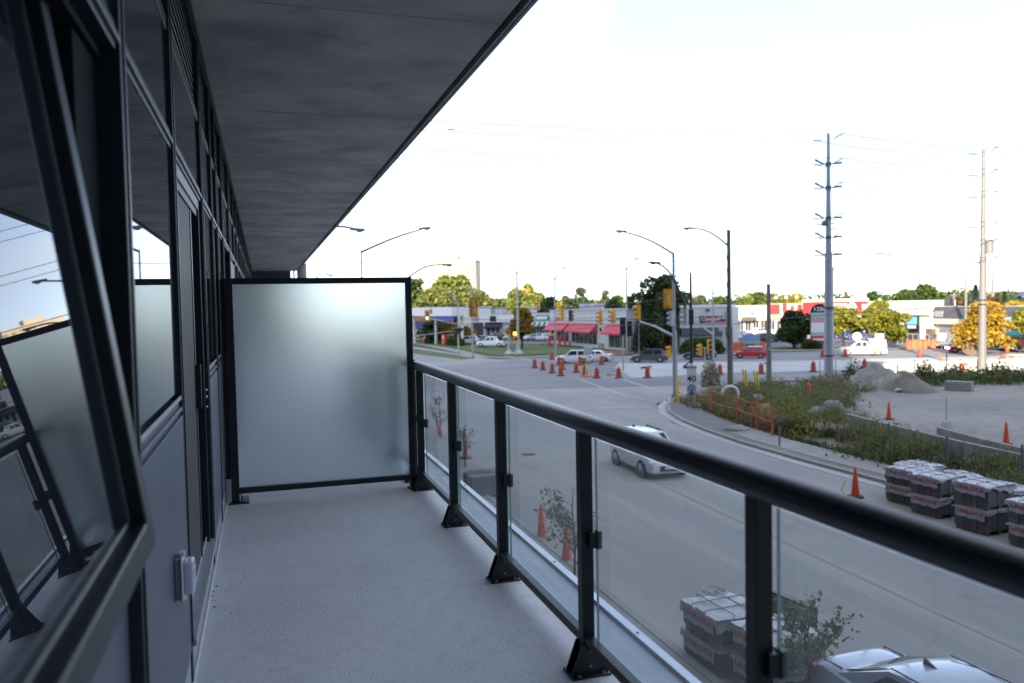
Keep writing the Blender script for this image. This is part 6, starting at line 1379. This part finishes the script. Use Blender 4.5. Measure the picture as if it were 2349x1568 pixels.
def pallet(label, x, y, rz, z0, layers, seed, banner=True, group='pallets of grey pavers', film=True):
    r = empty('paver_pallet', (x, y, z0), rz, label, 'pallet of pavers', group); r2 = random.Random(seed)
    def put(me, nm, loc, rot=(0, 0, 0)):
        o = bpy.data.objects.new(nm, me); COL.objects.link(o); o.parent = r; o.location = loc; o.rotation_euler = rot; return o
    for xx in (-.5, 0, .5): put(BLK, 'stringer', (xx, 0, 0))
    for k in range(7): put(PLK, 'plank', (0, -.5+.1667*k, .085))
    for k in range(layers):
        for i in (-1, 1):
            for j in (-1, 1): put(PAV, 'paver', (i*.292+r2.uniform(-.008, .008), j*.292+r2.uniform(-.008, .008), .108+.087*k), (0, 0, r2.uniform(-.012, .012)))
    zt = .108+.087*layers
    if film: cover(r, zt, seed, .055 if seed % 3 else .10)
    for s in (-.22, .22):
        MB().tube([(-.612, s, .03), (-.612, s, zt+.07), (.612, s, zt+.07), (.612, s, .03)], .010, 4).build('strap', strap_m, r)
        MB().tube([(s, -.612, .03), (s, -.612, zt+.07), (s, .612, zt+.07), (s, .612, .03)], .010, 4).build('strap', strap_m, r)
    if banner:
        # printed wrapper hanging on the street side (local -x) 
        zb = zt-.30; q = MB(); n = 8
        q.add([(-.632-.01*math.sin(k*1.7), -.50+1.0*k/n, z+.02*math.sin(k*2.1+seed)) for z in (zb, zt+.02) for k in range(n+1)], [(k, k+1, n+2+k, n+1+k) for k in range(n)]); q.build('printed_wrap', film_m, r, fixn=False)
        text('wrap_lettering', 'UNILOCK', .17, redp2, r, (-.650, -.02, zt-.13), (R(90), 0, R(-90)), 1.25, .002)
    return r
H1 = .108
spots = [(21.85, 22.5, 'leftmost'), (21.45, 20.95, 'second'), (21.25, 18.95, 'third'), (21.2, 17.0, 'fourth'), (21.2, 15.1, 'fifth')]
for i, (x, y, w_) in enumerate(spots):
    n1 = 6 if i != 2 else 7; yaw = R(8-2*i)
    pallet(w_+' paver pallet from the left, bottom of the front row', x, y, yaw, .02, n1, 20+i)
    pallet(w_+' paver pallet from the left, top of the front row', x, y+.03, yaw+R(2), .02+.108+.087*n1+.03, n1-(i == 0), 40+i)
back = [(22.9, 23.2, 'left'), (22.7, 21.4, 'middle'), (22.55, 19.4, 'right'), (22.5, 17.4, 'last')]
for i, (x, y, w_) in enumerate(back):
    pallet(w_+' paver pallet in the back row, bottom', x, y, R(6), .02, 5, 60+i, False); pallet(w_+' paver pallet in the back row, top', x, y, R(4), .02+.108+.087*5+.03, 5, 80+i, i == 1)
near = [(8.66, 13.7, 'far'), (8.98, 12.4, 'near')]
for i, (x, y, w_) in enumerate(near):
    pallet(w_+' near-kerb paver pallet, bottom', x, y, R(5), .02, 5, 100+i, group='pallets by the near kerb'); pallet(w_+' near-kerb paver pallet, top', x, y, R(4), .02+.108+.087*5+.03, 5, 120+i, group='pallets by the near kerb')
MBt = MB().tube([(8.62+.22*math.cos(k*.42), 14.0+.3*math.sin(k*.42), 1.31+.003*k) for k in range(31)], .012, 5).build('strap_coil', alul, None, smooth=True); tag(MBt, 'coil of loose strap on the far near-kerb pallet cover', 'strap coil')
p = AT(1100, 1120, 1); pp = G(1115, 1150)
pp = G(1106, 1135)
pallet('lone uncovered pallet seen through the second glass pane', pp.x, pp.y, R(3), .02, 8, 140, False, group='pallets by the near kerb', film=False)
# board leaning by the near stack
r = empty('leaning_board', (9.75, 13.0, 0), R(10), 'black edged board standing behind the near stacked pallets', 'board'); MB().box(-.05, .05, -.5, .5, .02, 1.35).build('board', hvac, r); MB().box(-.07, .07, -.54, -.5, .02, 1.39).box(-.07, .07, .5, .54, .02, 1.39).box(-.07, .07, -.5, .5, 1.35, 1.39).build('edge', black, r)
# the neighbouring block that shades the lot (outside the picture)
nb = MB(); a = th; 
o = nb.box(0, 170, -25, 0, 0, 40).build('neighbour_block', panel_m, kind='structure'); o.location = (-16, -34, 0); o.rotation_euler = (0, 0, th)
